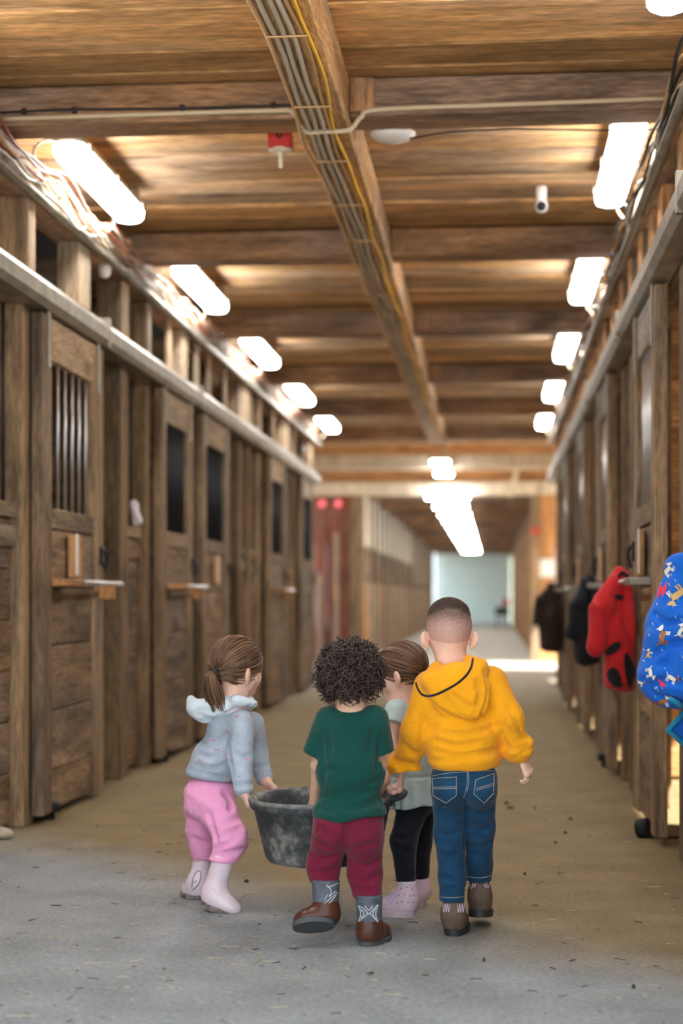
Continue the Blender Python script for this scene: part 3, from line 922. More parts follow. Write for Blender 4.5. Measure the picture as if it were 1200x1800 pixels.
def chain(pts, rad):
    return [rc(pts[i], pts[i + 1], rad[i], rad[i + 1]) for i in range(len(pts) - 1)]


def frame(fwd, up=(0, 0, 1)):
    """rows: right, forward, up"""
    f = unit(fwd)
    r = unit(np.cross(f, up))
    return np.array([r, f, np.cross(r, f)])


class Sdf:
    def __init__(self, prims, h, pad=0.03, lo=None, hi=None):
        lo = np.min([p[0] for p in prims], 0) - pad if lo is None else np.asarray(lo)
        hi = np.max([p[1] for p in prims], 0) + pad if hi is None else np.asarray(hi)
        self.lo, self.h = lo, h
        self.n = np.ceil((hi - lo) / h).astype(int) + 1
        self.ax = [lo[i] + h * np.arange(self.n[i]) for i in range(3)]
        self.D = np.full(self.n, 10.0, np.float32)

    def _win(self, p, m):
        a = np.clip(np.floor((p[0] - m - self.lo) / self.h).astype(int), 0, self.n)
        b = np.clip(np.ceil((p[1] + m - self.lo) / self.h).astype(int) + 1, 0, self.n)
        if (b <= a).any():
            return None, None
        sl = tuple(slice(a[i], b[i]) for i in range(3))
        g = (self.ax[0][sl[0]][:, None, None], self.ax[1][sl[1]][None, :, None], self.ax[2][sl[2]][None, None, :])
        return sl, p[2](*g)

    def add(self, prims, k=0.01):
        for p in prims if isinstance(prims, list) else [prims]:
            sl, d = self._win(p, k + 4 * self.h)
            if sl is None: continue
            D = self.D[sl]
            t = np.clip(0.5 + 0.5 * (D - d) / k, 0, 1)
            self.D[sl] = D + (d - D) * t - k * t * (1 - t)
        return self

    def sub(self, prims, k=0.006):
        for p in prims if isinstance(prims, list) else [prims]:
            sl, d = self._win(p, k + 4 * self.h)
            if sl is None: continue
            D = self.D[sl]
            d = -d
            t = np.clip(0.5 - 0.5 * (D - d) / k, 0, 1)
            self.D[sl] = D + (d - D) * t + k * t * (1 - t)
        return self

    def cut(self, o, n, wave=None, near=None, xs=None):
        """keep what lies behind the plane through o with outward normal n"""
        o, n = np.asarray(o, float), unit(n)
        g = (self.ax[0][:, None, None], self.ax[1][None, :, None], self.ax[2][None, None, :])
        d = (g[0] - o[0]) * n[0] + (g[1] - o[1]) * n[1] + (g[2] - o[2]) * n[2]
        if wave is not None:
            d = d + wave(*g)
        if near is not None:
            d = np.where((g[0] - o[0]) ** 2 + (g[1] - o[1]) ** 2 + (g[2] - o[2]) ** 2 < near ** 2, d, -10.0)
        if xs is not None:
            d = np.where(g[0] < xs[1] if xs[0] < 0 else g[0] > xs[1], d, -10.0)
        self.D = np.maximum(self.D, d).astype(np.float32)
        return self

    def ripple(self, amp, k, warp=(0, 0, 0), wamp=0.0, ph=0.0):
        g = (self.ax[0][:, None, None], self.ax[1][None, :, None], self.ax[2][None, None, :])
        w = wamp * np.sin(warp[0] * g[0] + warp[1] * g[1] + warp[2] * g[2] + 1.3 * ph)
        self.D = (self.D + amp * np.sin(k[0] * g[0] + k[1] * g[1] + k[2] * g[2] + w + ph)).astype(np.float32)
        return self

    def mesh(self):
        D = self.D
        s = D < 0
        n = np.array(D.shape) - 1
        cnt = np.zeros(n, np.int8)
        for i in (0, 1):
            for j in (0, 1):
                for k in (0, 1):
                    cnt += s[i:n[0] + i, j:n[1] + j, k:n[2] + k]
        act = (cnt > 0) & (cnt < 8)
        idx = np.argwhere(act)
        acc = np.zeros((len(idx), 3)); num = np.zeros(len(idx))
        cor = [(i, j, k) for i in (0, 1) for j in (0, 1) for k in (0, 1)]
        val = {c: D[idx[:, 0] + c[0], idx[:, 1] + c[1], idx[:, 2] + c[2]] for c in cor}
        for a in cor:
            for ax in range(3):
                if a[ax] == 0:
                    b = list(a); b[ax] = 1; b = tuple(b)
                    va, vb = val[a], val[b]
                    cr = (va < 0) != (vb < 0)
                    t = np.where(cr, va / np.where(cr, va - vb, 1), 0)
                    p = np.array(a, float)[None, :].repeat(len(idx), 0)
                    p[:, ax] += t
                    acc[cr] += p[cr]; num[cr] += 1
        v = self.lo + self.h * (idx + acc / num[:, None])
        vid = np.full(n, -1, np.int64)
        vid[act] = np.arange(len(idx))
        quads = []
        for ax in range(3):
            u, w = (ax + 1) % 3, (ax + 2) % 3
            sa = [slice(None)] * 3; sb = [slice(None)] * 3
            sa[ax] = slice(0, -1); sb[ax] = slice(1, None)
            ch = s[tuple(sa)] != s[tuple(sb)]
            e = np.argwhere(ch)
            e = e[(e[:, u] > 0) & (e[:, w] > 0) & (e[:, u] < n[u]) & (e[:, w] < n[w])]
            first_in = s[e[:, 0], e[:, 1], e[:, 2]]
            q = []
            for du, dw in ((1, 1), (0, 1), (0, 0), (1, 0)):
                c = e.copy(); c[:, u] -= du; c[:, w] -= dw
                q.append(vid[c[:, 0], c[:, 1], c[:, 2]])
            q = np.stack(q, 1)
            q[~first_in] = q[~first_in][:, ::-1]
            quads.append(q)
        f = np.concatenate(quads)
        f = f[(f >= 0).all(1)]
        return v, f

    def bvh(self):
        v, f = self.mesh()
        return BVHTree.FromPolygons([tuple(x) for x in v], f.tolist())


def hit(bvh, px, py):
    d = ray(px, py)
    o = Vector((0, 0, CAM_Z))
    loc, nrm, _, _ = bvh.ray_cast(o, d, 60)
    if loc is None:
        return None
    if nrm.dot(d) > 0: nrm = -nrm
    return loc, nrm


def on_surface(bvh, line, n=6, lift=0.0):
    """points of a pixel polyline laid on a surface; misses are dropped"""
    pts = spline([Vector((x, y, 0)) for x, y in line], n) if len(line) > 1 else [Vector((*line[0], 0))]
    out = []
    for p in pts:
        h = hit(bvh, p.x, p.y)
        if h: out.append((h[0] + h[1] * lift, h[1]))
    return out


def carve(S, lines, r=0.012, depth=0.004, k=0.012):
    """press soft creases into a cloth"""
    b = S.bvh()
    for ln in lines:
        pts = on_surface(b, ln, 4)
        ps = [np.array(p + nn * (r - depth)) for p, nn in pts]
        for i in range(len(ps) - 1):
            if np.linalg.norm(ps[i + 1] - ps[i]) < 0.05:
                S.sub(rc(ps[i], ps[i + 1], r), k)
    return S


def raise_(S, lines, r=0.012, height=0.004, k=0.016):
    b = S.bvh()
    for ln in lines:
        pts = on_surface(b, ln, 4)
        ps = [np.array(p - nn * (r - height)) for p, nn in pts]
        for i in range(len(ps) - 1):
            if np.linalg.norm(ps[i + 1] - ps[i]) < 0.05:
                S.add(rc(ps[i], ps[i + 1], r), k)
    return S


def emit(S, name, mat, parent, **kw):
    v, f = S.mesh()
    o = obj(name, v, f, mat, parent, True, **kw)
    return o, BVHTree.FromPolygons([tuple(x) for x in v], f.tolist())


def seam(name, bvh, lines, r, mat, parent, n=6, lift=0.0, dash=False):
    """thread, trim or print lines lying on a surface, all lines of one kind joined"""
    parts = []
    for ln in lines:
        pts = on_surface(bvh, ln, n, lift)
        seg = []
        for p in pts:
            if seg and (p[0] - seg[-1]).length > 0.06:
                if len(seg) > 1: parts.append(tube_mesh(seg, r, 5))
                seg = []
            seg.append(p[0])
        if len(seg) > 1:
            parts.append(tube_mesh(seg, r, 5))
    if not parts: return None
    V, F = merge(parts)
    return obj(name, V, F, mat, parent, True)


def patch(name, bvh, poly, mat, parent, lift=0.0015, rings=3):
    """flat print or sewn-on panel: a pixel polygon laid on a surface"""
    c = (sum(p[0] for p in poly) / len(poly), sum(p[1] for p in poly) / len(poly))
    V, F = [], []
    h = hit(bvh, *c)
    if not h: return None
    V.append(h[0] + h[1] * lift)
    m = len(poly)
    for rr in range(1, rings + 1):
        t = rr / rings
        for p in poly:
            q = (c[0] + (p[0] - c[0]) * t, c[1] + (p[1] - c[1]) * t)
            hh = hit(bvh, *q)
            if hh and (hh[0] - h[0]).length < 0.12:
                V.append(hh[0] + hh[1] * lift)
            else:
                V.append(V[-1] if rr == 1 else V[len(V) - m])
    for k in range(m):
        F.append([0, 1 + (k + 1) % m, 1 + k])
    for rr in range(rings - 1):
        for k in range(m):
            a, b = 1 + rr * m + k, 1 + rr * m + (k + 1) % m
            F.append([a, b, b + m, a + m])
    return obj(name, V, F, mat, parent, True)


def circle(cx, cy, rx, ry, n=12, rot=0.0):
    c, s = math.cos(rot), math.sin(rot)
    out = []
    for i in range(n):
        a = 2 * math.pi * i / n
        x, y_ = rx * math.cos(a), ry * math.sin(a)
        out.append((cx + x * c - y_ * s, cy + x * s + y_ * c))
    return out


# ------------------------------------------------------------------ body pieces
def head_prims(c, R, sc=1.0):
    """skull, face, ears; R rows right, forward, up"""
    c = np.asarray(c, float)

    def w(r, f, u):
        return c + sc * (r * R[0] + f * R[1] + u * R[2])
    base = [ell(w(0, -.010, .016), sc * V3(.073, .088, .080), R), ell(w(0, .026, -.034), sc * V3(.056, .058, .060), R)]
    soft = [ell(w(s * .034, .046, -.036), sc * V3(.026, .026, .026), R) for s in (-1, 1)]
    soft += [rc(w(0, .058, -.080), w(0, .060, -.078), sc * .021), ell(w(0, .058, .020), sc * V3(.05, .028, .024), R)]
    nose = [rc(w(0, .080, -.008), w(0, .093, -.030), sc * .007, sc * .011)]
    lips = [ell(w(0, .079, -.054), sc * V3(.019, .009, .006), R), ell(w(0, .077, -.063), sc * V3(.016, .009, .006), R)]
    sock = [ell(w(s * .030, .094, -.004), sc * V3(.015, .014, .010), R) for s in (-1, 1)]
    ears, earcut = [], []
    for s in (-1, 1):
        Re = np.array([unit(R[0] * s * .75 + R[1] * .66), unit(-R[1] * .75 + R[0] * s * .66), R[2]])
        ears.append(ell(w(s * .081, -.012, -.028), sc * V3(.0095, .018, .025), Re))
        ears.append(ell(w(s * .074, -.006, -.050), sc * V3(.007, .010, .013), Re))
        earcut.append(ell(w(s * .091, -.004, -.026), sc * V3(.006, .010, .016), Re))
    return base, soft, nose, lips, sock, ears, earcut, w


def add_head(S, c, R, sc=1.0):
    base, soft, nose, lips, sock, ears, earcut, w = head_prims(c, R, sc)
    S.add(base, 0.03); S.add(soft, 0.02); S.sub(sock, 0.012); S.add(nose, 0.008); S.add(lips, 0.004)
    S.add(ears, 0.006); S.sub(earcut, 0.004)
    return w


def all_head(c, R, sc=1.0):
    b = head_prims(c, R, sc)
    return b[0] + b[1] + b[2] + b[5]


def hand_prims(wr, d, n, thumb, curl, sc=1.0, spread=0.0):
    """palm, four fingers and a thumb; d along the hand, n where the palm looks, thumb +-1"""
    wr, d = np.asarray(wr, float), unit(d)
    n = unit(np.asarray(n, float) - d * np.dot(n, d))
    a = np.cross(d, n) * thumb
    R = np.array([a, d, n])
    palm = [ell(wr + sc * d * .026, sc * V3(.026, .033, .0125), R), rc(wr + sc * (d * .044 - a * .016), wr + sc * (d * .046 + a * .016), sc * .0095)]
    fin = []
    L = [(.016, .013, .011), (.019, .015, .011), (.018, .014, .011), (.013, .010, .009)]
    for i in range(4):
        off = .019 - .0128 * i
        p = wr + sc * (d * (.050 - .003 * abs(i - 1.3)) + a * off)
        ang = 0.0
        rr = .0064 if i < 3 else .0056
        dd = unit(d + a * (spread * (1.5 - i)))
        for j in range(3):
            ang += math.radians(curl[j])
            q = p + sc * L[i][j] * 1.15 * (dd * math.cos(ang) + n * math.sin(ang))
            fin.append(rc(p, q, sc * (rr - .0005 * j), sc * (rr - .0005 * (j + 1))))
            p = q
    tb = wr + sc * (d * .014 + a * .020)
    t1 = tb + sc * .026 * unit(d * .65 + a * .55 + n * .5)
    t2 = t1 + sc * .020 * unit(d * .7 - a * .1 + n * .75)
    th = [rc(tb, t1, sc * .0095, sc * .0075), rc(t1, t2, sc * .0072, sc * .0058)]
    return palm, fin, th


def add_hand(S, *a, **k):
    palm, fin, th = hand_prims(*a, **k)
    S.add(palm, 0.012); S.add(th, 0.006)
    for f in range(4):
        S.add(fin[3 * f:3 * f + 3], 0.0022)


def eyes(w, R, parent, sc=1.0, iris='iris_brown'):
    for s in (-1, 1):
        c = Vector(w(s * .030, .0725, -.004))
        V, F = lathe_mesh([(0.0008, -.0105), (.006, -.009), (.0095, -.004), (.0105, 0), (.0095, .004), (.006, .009), (0.0008, .0105)], c, 14, Vector(R[1]))
        e = obj('eye', V, F, 'eye_white', parent, True)
        V, F = lathe_mesh([(0.0005, .0112), (.0035, .0110), (.0055, .0093), (.0050, .0088)], c, 12, Vector(R[1]))
        obj('iris', V, F, iris, e, True)


plain('skin_fair', (0.80, 0.50, 0.39), 0.5, spec=0.35, noise=0.05, nscale=35)
plain('skin_tan', (0.66, 0.40, 0.28), 0.5, spec=0.35, noise=0.05, nscale=35)
plain('eye_white', (0.85, 0.84, 0.82), 0.2)
plain('iris_brown', (0.06, 0.03, 0.015), 0.2)
plain('iris_blue', (0.08, 0.16, 0.25), 0.2)


def cloth(name, col, noise=0.06, weave=900.0, rough=0.9, bump=0.4, var_scale=14):
    m, nt, b = _new(name)
    N, L = nt.nodes, nt.links
    b.inputs['Roughness'].default_value = rough
    b.inputs['Specular IOR Level'].default_value = 0.2
    b.inputs['Sheen Weight'].default_value = 0.15
    b.inputs['Sheen Roughness'].default_value = 0.5
    g = N.new('ShaderNodeNewGeometry')
    n1 = N.new('ShaderNodeTexNoise'); n1.inputs['Scale'].default_value = var_scale; n1.inputs['Detail'].default_value = 6
    n2 = N.new('ShaderNodeTexNoise'); n2.inputs['Scale'].default_value = weave; n2.inputs['Detail'].default_value = 2
    n3 = N.new('ShaderNodeTexNoise'); n3.inputs['Scale'].default_value = 28; n3.inputs['Detail'].default_value = 3; n3.inputs['Distortion'].default_value = 1.0
    for n in (n1, n2, n3): L.new(g.outputs['Position'], n.inputs['Vector'])
    mr = N.new('ShaderNodeMapRange'); mr.inputs['From Min'].default_value = 0.3; mr.inputs['From Max'].default_value = 0.7
    mr.inputs['To Min'].default_value = 1 - noise; mr.inputs['To Max'].default_value = 1 + noise
    L.new(n1.outputs['Fac'], mr.inputs['Value'])
    m2 = N.new('ShaderNodeMapRange'); m2.inputs['From Min'].default_value = 0.3; m2.inputs['From Max'].default_value = 0.7
    m2.inputs['To Min'].default_value = 1 - noise * 1.2; m2.inputs['To Max'].default_value = 1 + noise * 1.2
    L.new(n2.outputs['Fac'], m2.inputs['Value'])
    mu = N.new('ShaderNodeMath'); mu.operation = 'MULTIPLY'
    L.new(mr.outputs['Result'], mu.inputs[0]); L.new(m2.outputs['Result'], mu.inputs[1])
    sc = N.new('ShaderNodeVectorMath'); sc.operation = 'SCALE'; sc.inputs[0].default_value = col
    L.new(mu.outputs[0], sc.inputs['Scale']); L.new(sc.outputs['Vector'], b.inputs['Base Color'])
    b1 = N.new('ShaderNodeBump'); b1.inputs['Strength'].default_value = bump; b1.inputs['Distance'].default_value = 0.012
    L.new(n3.outputs['Fac'], b1.inputs['Height'])
    b2 = N.new('ShaderNodeBump'); b2.inputs['Strength'].default_value = 0.15; b2.inputs['Distance'].default_value = 0.001
    L.new(n2.outputs['Fac'], b2.inputs['Height']); L.new(b1.outputs['Normal'], b2.inputs['Normal'])
    L.new(b2.outputs['Normal'], b.inputs['Normal'])
    return m


def hair_mat(name, a, b_, rough=0.45):
    m, nt, b = _new(name)
    N, L = nt.nodes, nt.links
    b.inputs['Roughness'].default_value = rough
    b.inputs['Specular IOR Level'].default_value = 0.5
    g = N.new('ShaderNodeNewGeometry')
    r = N.new('ShaderNodeValToRGB')
    r.color_ramp.elements[0].color = (*a, 1); r.color_ramp.elements[1].color = (*b_, 1)
    L.new(g.outputs['Random Per Island'], r.inputs['Fac'])
    L.new(r.outputs['Color'], b.inputs['Base Color'])
    return m

# ------------------------------------------------------------------ clothes materials
cloth('hoodie_yellow', (0.86, 0.36, 0.008), 0.04)
cloth('trim_black', (0.012, 0.012, 0.016), 0.1)
cloth('denim', (0.007, 0.042, 0.092), 0.28, weave=700, var_scale=9)
cloth('denim_pocket', (0.009, 0.050, 0.105), 0.28, weave=700, var_scale=9)
cloth('stitch', (0.45, 0.42, 0.38), 0.05)
cloth('shirt_green', (0.003, 0.055, 0.044), 0.08)
cloth('pants_maroon', (0.155, 0.009, 0.032), 0.12)
cloth('hoodie_grey', (0.36, 0.42, 0.50), 0.14, weave=420)
cloth('hood_lining', (0.62, 0.70, 0.76), 0.05)
cloth('pants_pink', (0.87, 0.36, 0.60), 0.04)
cloth('shirt_teal', (0.44, 0.56, 0.57), 0.05)
cloth('leggings_black', (0.010, 0.012, 0.020), 0.1)
plain('boot_brown', (0.12, 0.078, 0.055), 0.7, noise=0.25, nscale=30)
plain('boot_chestnut', (0.085, 0.028, 0.014), 0.35, noise=0.25, nscale=24)
plain('boot_grey_shaft', (0.10, 0.115, 0.14), 0.55, noise=0.35, nscale=45)
plain('boot_sole_dark', (0.028, 0.028, 0.030), 0.6, noise=0.2, nscale=40)
plain('boot_sole_grey', (0.075, 0.08, 0.085), 0.6)
plain('boot_lilac', (0.70, 0.52, 0.61), 0.5, noise=0.05)
plain('boot_lilac_sole', (0.58, 0.44, 0.47), 0.6, noise=0.15)
plain('rubber_boot_pink', (0.80, 0.65, 0.71), 0.22, spec=0.5, noise=0.06, nscale=12)
plain('rubber_boot_sole', (0.20, 0.17, 0.16), 0.8, noise=0.7, nscale=60)
plain('print_black', (0.03, 0.03, 0.035), 0.6)
plain('print_white', (0.80, 0.80, 0.82), 0.6)
plain('print_coral', (0.75, 0.16, 0.16), 0.7)
plain('print_sky', (0.16, 0.45, 0.72), 0.7)
plain('print_violet', (0.45, 0.42, 0.72), 0.7)
hair_mat('hair_brown', (0.045, 0.021, 0.011), (0.235, 0.120, 0.060))
hair_mat('hair_dark_curls', (0.018, 0.011, 0.010), (0.062, 0.036, 0.030))
hair_mat('hair_short', (0.030, 0.018, 0.012), (0.11, 0.065, 0.040))


def stubble_material():
    m, nt, b = _new('shaved_hair')
    N, L = nt.nodes, nt.links
    b.inputs['Roughness'].default_value = 0.6
    tc = N.new('ShaderNodeTexCoord')
    sx = N.new('ShaderNodeSeparateXYZ'); L.new(tc.outputs['Generated'], sx.inputs[0])
    n = N.new('ShaderNodeTexNoise'); n.inputs['Scale'].default_value = 240; n.inputs['Detail'].default_value = 2
    g = N.new('ShaderNodeNewGeometry'); L.new(g.outputs['Position'], n.inputs['Vector'])
    a = N.new('ShaderNodeMath'); a.operation = 'MULTIPLY_ADD'; a.inputs[1].default_value = 0.5
    L.new(n.outputs['Fac'], a.inputs[0]); L.new(sx.outputs['Z'], a.inputs[2])
    r = N.new('ShaderNodeValToRGB')
    r.color_ramp.elements[0].position = 0.30; r.color_ramp.elements[0].color = (0.66, 0.41, 0.33, 1)
    r.color_ramp.elements[1].position = 1.25 / 1.3; r.color_ramp.elements[1].color = (0.13, 0.075, 0.055, 1)
    e = r.color_ramp.elements.new(0.70); e.color = (0.47, 0.28, 0.23, 1)
    L.new(a.outputs[0], r.inputs['Fac']); L.new(r.outputs['Color'], b.inputs['Base Color'])


stubble_material()
PEOPLE_GROUP = 'children carrying the tub'


def boot(parent, ankle, heel, toe, r_sh, r_foot, mats, name='boot', top=None, sole_h=0.022, up=(0, 0, 1), heel_block=True, h=0.004, cuff=None):
    """shaft, heel, instep and toe as one upper; the sole is its own piece. up = normal of the sole plane"""
    ankle, heel, toe, up = (np.asarray(x, float) for x in (ankle, heel, toe, up))
    up = unit(up)
    d = unit(toe - heel)
    d = unit(d - up * np.dot(d, up))
    L = np.linalg.norm(toe - heel)
    R = np.array([np.cross(d, up), d, up])
    top = ankle if top is None else np.asarray(top, float)
    hb = heel + d * (r_foot * 0.80) + up * (sole_h + 0.010)
    prims = [ell(heel + d * (L * 0.66) + up * (sole_h + 0.012), V3(r_foot * 0.98, L * 0.335, 0.028), R), ell(heel + d * (L * 0.36) + up * (sole_h + 0.016), V3(r_foot * 0.84, L * 0.32, 0.034), R)]
    sh = [rc(hb, ankle, r_foot * 0.86, r_sh * 0.95), rc(ankle, top, r_sh * 0.95, r_sh), rc(ankle - up * 0.012 + d * 0.008, heel + d * (L * 0.58) + up * (sole_h + 0.016), r_sh * 0.80, 0.021)]
    S = Sdf(prims + sh, h, 0.02)
    S.add(prims, 0.025); S.add(sh, 0.03)
    S.cut(heel + up * (sole_h - 0.003), -up)
    ax = unit(top - ankle) if np.linalg.norm(top - ankle) > 1e-4 else up
    S.cut(top, ax)
    o, bv = emit(S, name, mats[0], parent)
    # sole
    V, F = [], []
    outl = []
    m = 22
    for i in range(m):
        a = 2 * math.pi * i / m
        c_, s_ = math.cos(a), math.sin(a)
        along = (L / 2) + (L / 2 + 0.003) * (abs(s_) ** 0.85) * (1 if s_ > 0 else -1)
        t = along / L
        wd = r_foot * (0.92 + 0.20 * math.sin(min(max(t, 0), 1) * math.pi * 0.9)) * (abs(c_) ** 0.75) * (1 if c_ > 0 else -1)
        outl.append((wd, along))
    for hh, g in ((0.0, 0.0), (sole_h * 0.85, 0.002), (sole_h, -0.002)):
        for wd, al in outl:
            V.append(heel + R[0] * (wd + (g if wd > 0 else -g)) + d * al + up * hh)
    for q in range(2):
        for i in range(m):
            F.append([q * m + i, q * m + (i + 1) % m, q * m + m + (i + 1) % m, q * m + m + i])
    F.append(list(range(m))[::-1]); F.append([2 * m + i for i in range(m)])
    so = obj('sole', V, F, mats[1], o)
    return o, bv


def shell_hair(name, S_prims, k, cuts, mat, parent, h=0.004):
    S = Sdf(S_prims, h, 0.02)
    S.add(S_prims, k)
    for o, n in cuts:
        S.cut(o, n)
    return emit(S, name, mat, parent)


def strands(name, paths, r, mat, parent, n=4, taper=True):
    parts = []
    for p in paths:
        m = len(p)
        rr = [r * (0.35 + 0.65 * math.sin(math.pi * min(0.98, 0.12 + 0.86 * i / (m - 1)))) if taper else r for i in range(m)]
        parts.append(tube_mesh(p, rr, n, cap=False))
    V, F = merge(parts)
    return obj(name, V, F, mat, parent, True, kind='stuff')


# ================================================================== boy in the yellow hoodie
def build_boy():
    Yb = 5.58
    root = empty('person', (P(815, 1640, Yb)[0], Yb, 0), cat='person', group=PEOPLE_GROUP,
                 label='tallest child with shaved hair, yellow hoodie and blue jeans')
    hc = P(789, 1108, 5.60)
    R = frame((-0.10, 1, -0.02))
    torso = [(P(803, 1225, 5.60), V3(.098, .066, .085)), (P(812, 1290, 5.60), V3(.104, .074, .095)), (P(815, 1365, 5.60), V3(.098, .074, .065))]
    la = [P(748, 1212, 5.59), P(728, 1288, 5.60), P(707, 1352, 5.695)]
    ra = [P(868, 1205, 5.59), P(899, 1270, 5.57), P(913, 1326, 5.60)]
    ll = [P(789, 1388, 5.60), P(790, 1470, 5.615), P(795, 1592, 5.575)]
    rl = [P(841, 1385, 5.61), P(841, 1462, 5.645), P(842, 1560, 5.69)]
    # ---- body
    body = [ell(c, r - 0.004) for c, r in torso]
    arms = chain(la, [.036, .028, .020]) + chain(ra, [.036, .028, .020])
    legs = chain(ll, [.044, .031, .024]) + chain(rl, [.044, .031, .024])
    neck = [rc(hc + V3(0, -.012, -.05), P(797, 1185, 5.60), .044, .050)]
    # left hand closes on the tub handle, right hand hangs
    lh = (la[2] + V3(-.004, .012, -.024), (-.16, .12, -.97), (-1, .05, .15), -1, (48, 60, 50))
    rh = (ra[2] + V3(.010, .004, -.020), (.42, .12, -.9), (-.75, .45, -.25), 1, (30, 42, 38))
    ph = hand_prims(*lh); pr = hand_prims(*rh)
    feet = [rc(ll[2], P(796, 1622, 5.62), .018), rc(rl[2], rl[2] + V3(0, .05, -.05), .018)]
    allp = body + arms + legs + neck + feet + all_head(hc, R) + sum(ph, []) + sum(pr, [])
    S = Sdf(allp, 0.0034, 0.03)
    S.add(body, 0.04); S.add(arms + legs + feet, 0.02); S.add(neck, 0.03)
    w = add_head(S, hc, R)
    S.add(neck, 0.02)
    add_hand(S, *lh); add_hand(S, *rh)
    emit(S, 'body', 'skin_fair', root)
    eyes(w, R, root, iris='iris_blue')
    # ---- hair: shaved sides, short crop on top
    hp = [ell(w(0, -.010, .016), V3(.0742, .0894, .0812), R)]
    Hs, bv = shell_hair('shaved_hair', hp, 0.01, [(w(0, -.04, -.045), -R[2] + 0.45 * R[1]), (w(0, .052, 0), R[1])], 'shaved_hair', root, 0.003)
    rnd = random.Random(3)
    paths = []
    for i in range(9000):
        a, e = rnd.uniform(0, 2 * math.pi), math.sqrt(rnd.random())
        r_, f_ = e * math.cos(a) * .069, e * math.sin(a) * .080 - .006
        q = 1 - (r_ / .0745) ** 2 - ((f_ + .006) / .0885) ** 2
        if q <= 0.02: continue
        u_ = .018 + .0865 * math.sqrt(q)
        if u_ < .060 - .10 * max(0, f_) + rnd.gauss(0, .011): continue
        p = w(r_, f_, u_ - .006)
        nn = unit(R[0] * r_ / .0745 ** 2 + R[1] * f_ / .0885 ** 2 + R[2] * (u_ - .018) / .0865 ** 2)
        dr = unit(nn * .8 + R[1] * .45 + R[0] * rnd.uniform(-.4, .4) + R[2] * .25)
        ln = rnd.uniform(.005, .013) * min(1, max(.25, (u_ - .03) / .05))
        paths.append([Vector(p), Vector(p + dr * ln * .6), Vector(p + dr * ln + R[1] * .002)])
    strands('cropped_hair', paths, 0.0010, 'hair_short', root, 3)
    # ---- hoodie
    tp = [ell(P(801, 1222, 5.595), V3(.122, .088, .088)), ell(P(812, 1290, 5.595), V3(.128, .098, .10)), ell(P(817, 1335, 5.60), V3(.119, .096, .06))]
    sl = chain([P(756, 1208, 5.59), P(733, 1285, 5.595), P(710, 1345, 5.67)], [.056, .050, .044])
    sr = chain([P(862, 1200, 5.59), P(893, 1262, 5.57), P(911, 1322, 5.60)], [.056, .046, .038])
    cuff = [rc(P(700, 1350, 5.675), P(722, 1354, 5.655), .034, .032), rc(P(705, 1362, 5.68), P(718, 1364, 5.665), .026), rc(P(900, 1318, 5.595), P(918, 1308, 5.60), .030, .036), rc(P(899, 1328, 5.595), P(917, 1330, 5.60), .020)]
    hood = [ell(P(806, 1212, 5.515), V3(.100, .046, .090)), ell(P(826, 1235, 5.505), V3(.058, .034, .058)), rc(P(757, 1196, 5.53), P(770, 1182, 5.56), .034, .034), rc(P(840, 1175, 5.54), P(822, 1168, 5.58), .036, .030), rc(P(770, 1178, 5.56), P(776, 1172, 5.65), .026), rc(P(824, 1168, 5.58), P(818, 1170, 5.66), .026)]
    S = Sdf(tp + sl + sr + cuff + hood, 0.0042, 0.03)
    S.add(tp, 0.05); S.add(sl + sr, 0.028); S.add(cuff, 0.012); S.add(hood, 0.016)
    def ring(c, axd, R0, r0, wob, seed):
        axd = unit(axd); o1 = unit(np.cross(axd, V3(.2, .9, .1))); o2 = np.cross(axd, o1)
        pts = [c + (o1 * math.cos(a) + o2 * math.sin(a)) * (R0 + .003 * math.sin(3 * a + seed)) + axd * wob * math.sin(2 * a + seed) for a in [2 * math.pi * i / 14 for i in range(15)]]
        return [rc(pts[i], pts[i + 1], r0) for i in range(14)]
    lax, rax = la[2] - la[1], ra[2] - ra[1]
    lc = P(708, 1350, 5.672)
    S.add(ring(lc, lax, .039, .0135, .005, 0) , .008); S.add(ring(lc - unit(lax) * .022, lax, .043, .0145, .006, 2), .008); S.add(ring(lc + unit(lax) * .017, lax, .032, .012, .003, 1), .006)
    rcn = P(911, 1320, 5.60)
    S.add(ring(rcn, rax, .034, .012, .004, 1), .008); S.add(ring(rcn - unit(rax) * .022, rax, .038, .0135, .006, 3), .008); S.add(ring(rcn + unit(rax) * .015, rax, .028, .010, .003, 2), .006)
    S.sub([ell(P(793, 1166, 5.60), V3(.054, .06, .05)), rc(P(796, 1186, 5.60), P(790, 1130, 5.60), .047)], 0.012)
    S.cut(P(818, 1352, 5.6), V3(.085, 0, -1), wave=lambda X, Y, Z: 0.004 * np.sin(X * 40))
    S.cut(la[2] + V3(-.008, .010, -.048), (-.35, .25, -.85), near=.075); S.cut(ra[2] + V3(.010, .004, -.036), (.45, .1, -.9), near=.07)
    carve(S, [[(742, 1300), (752, 1288), (764, 1278)], [(766, 1302), (800, 1312), (840, 1306)], [(778, 1288), (820, 1292), (880, 1274)], [(768, 1322), (810, 1330), (884, 1318)],
              [(758, 1338), (800, 1336)], [(884, 1262), (885, 1300), (887, 1330)], [(745, 1262), (742, 1300), (738, 1330)], [(892, 1240), (906, 1262), (918, 1288)], [(890, 1280), (905, 1296), (928, 1300)],
              [(712, 1310), (722, 1322), (734, 1326)], [(690, 1344), (704, 1340), (724, 1346)], [(686, 1356), (704, 1352), (724, 1358)], [(888, 1316), (906, 1318), (930, 1308)]], 0.010, 0.0045, 0.012)
    carve(S, [[(750, 1228), (775, 1250), (805, 1264), (835, 1268), (850, 1250), (858, 1215), (852, 1180)]], 0.008, 0.006, 0.006)
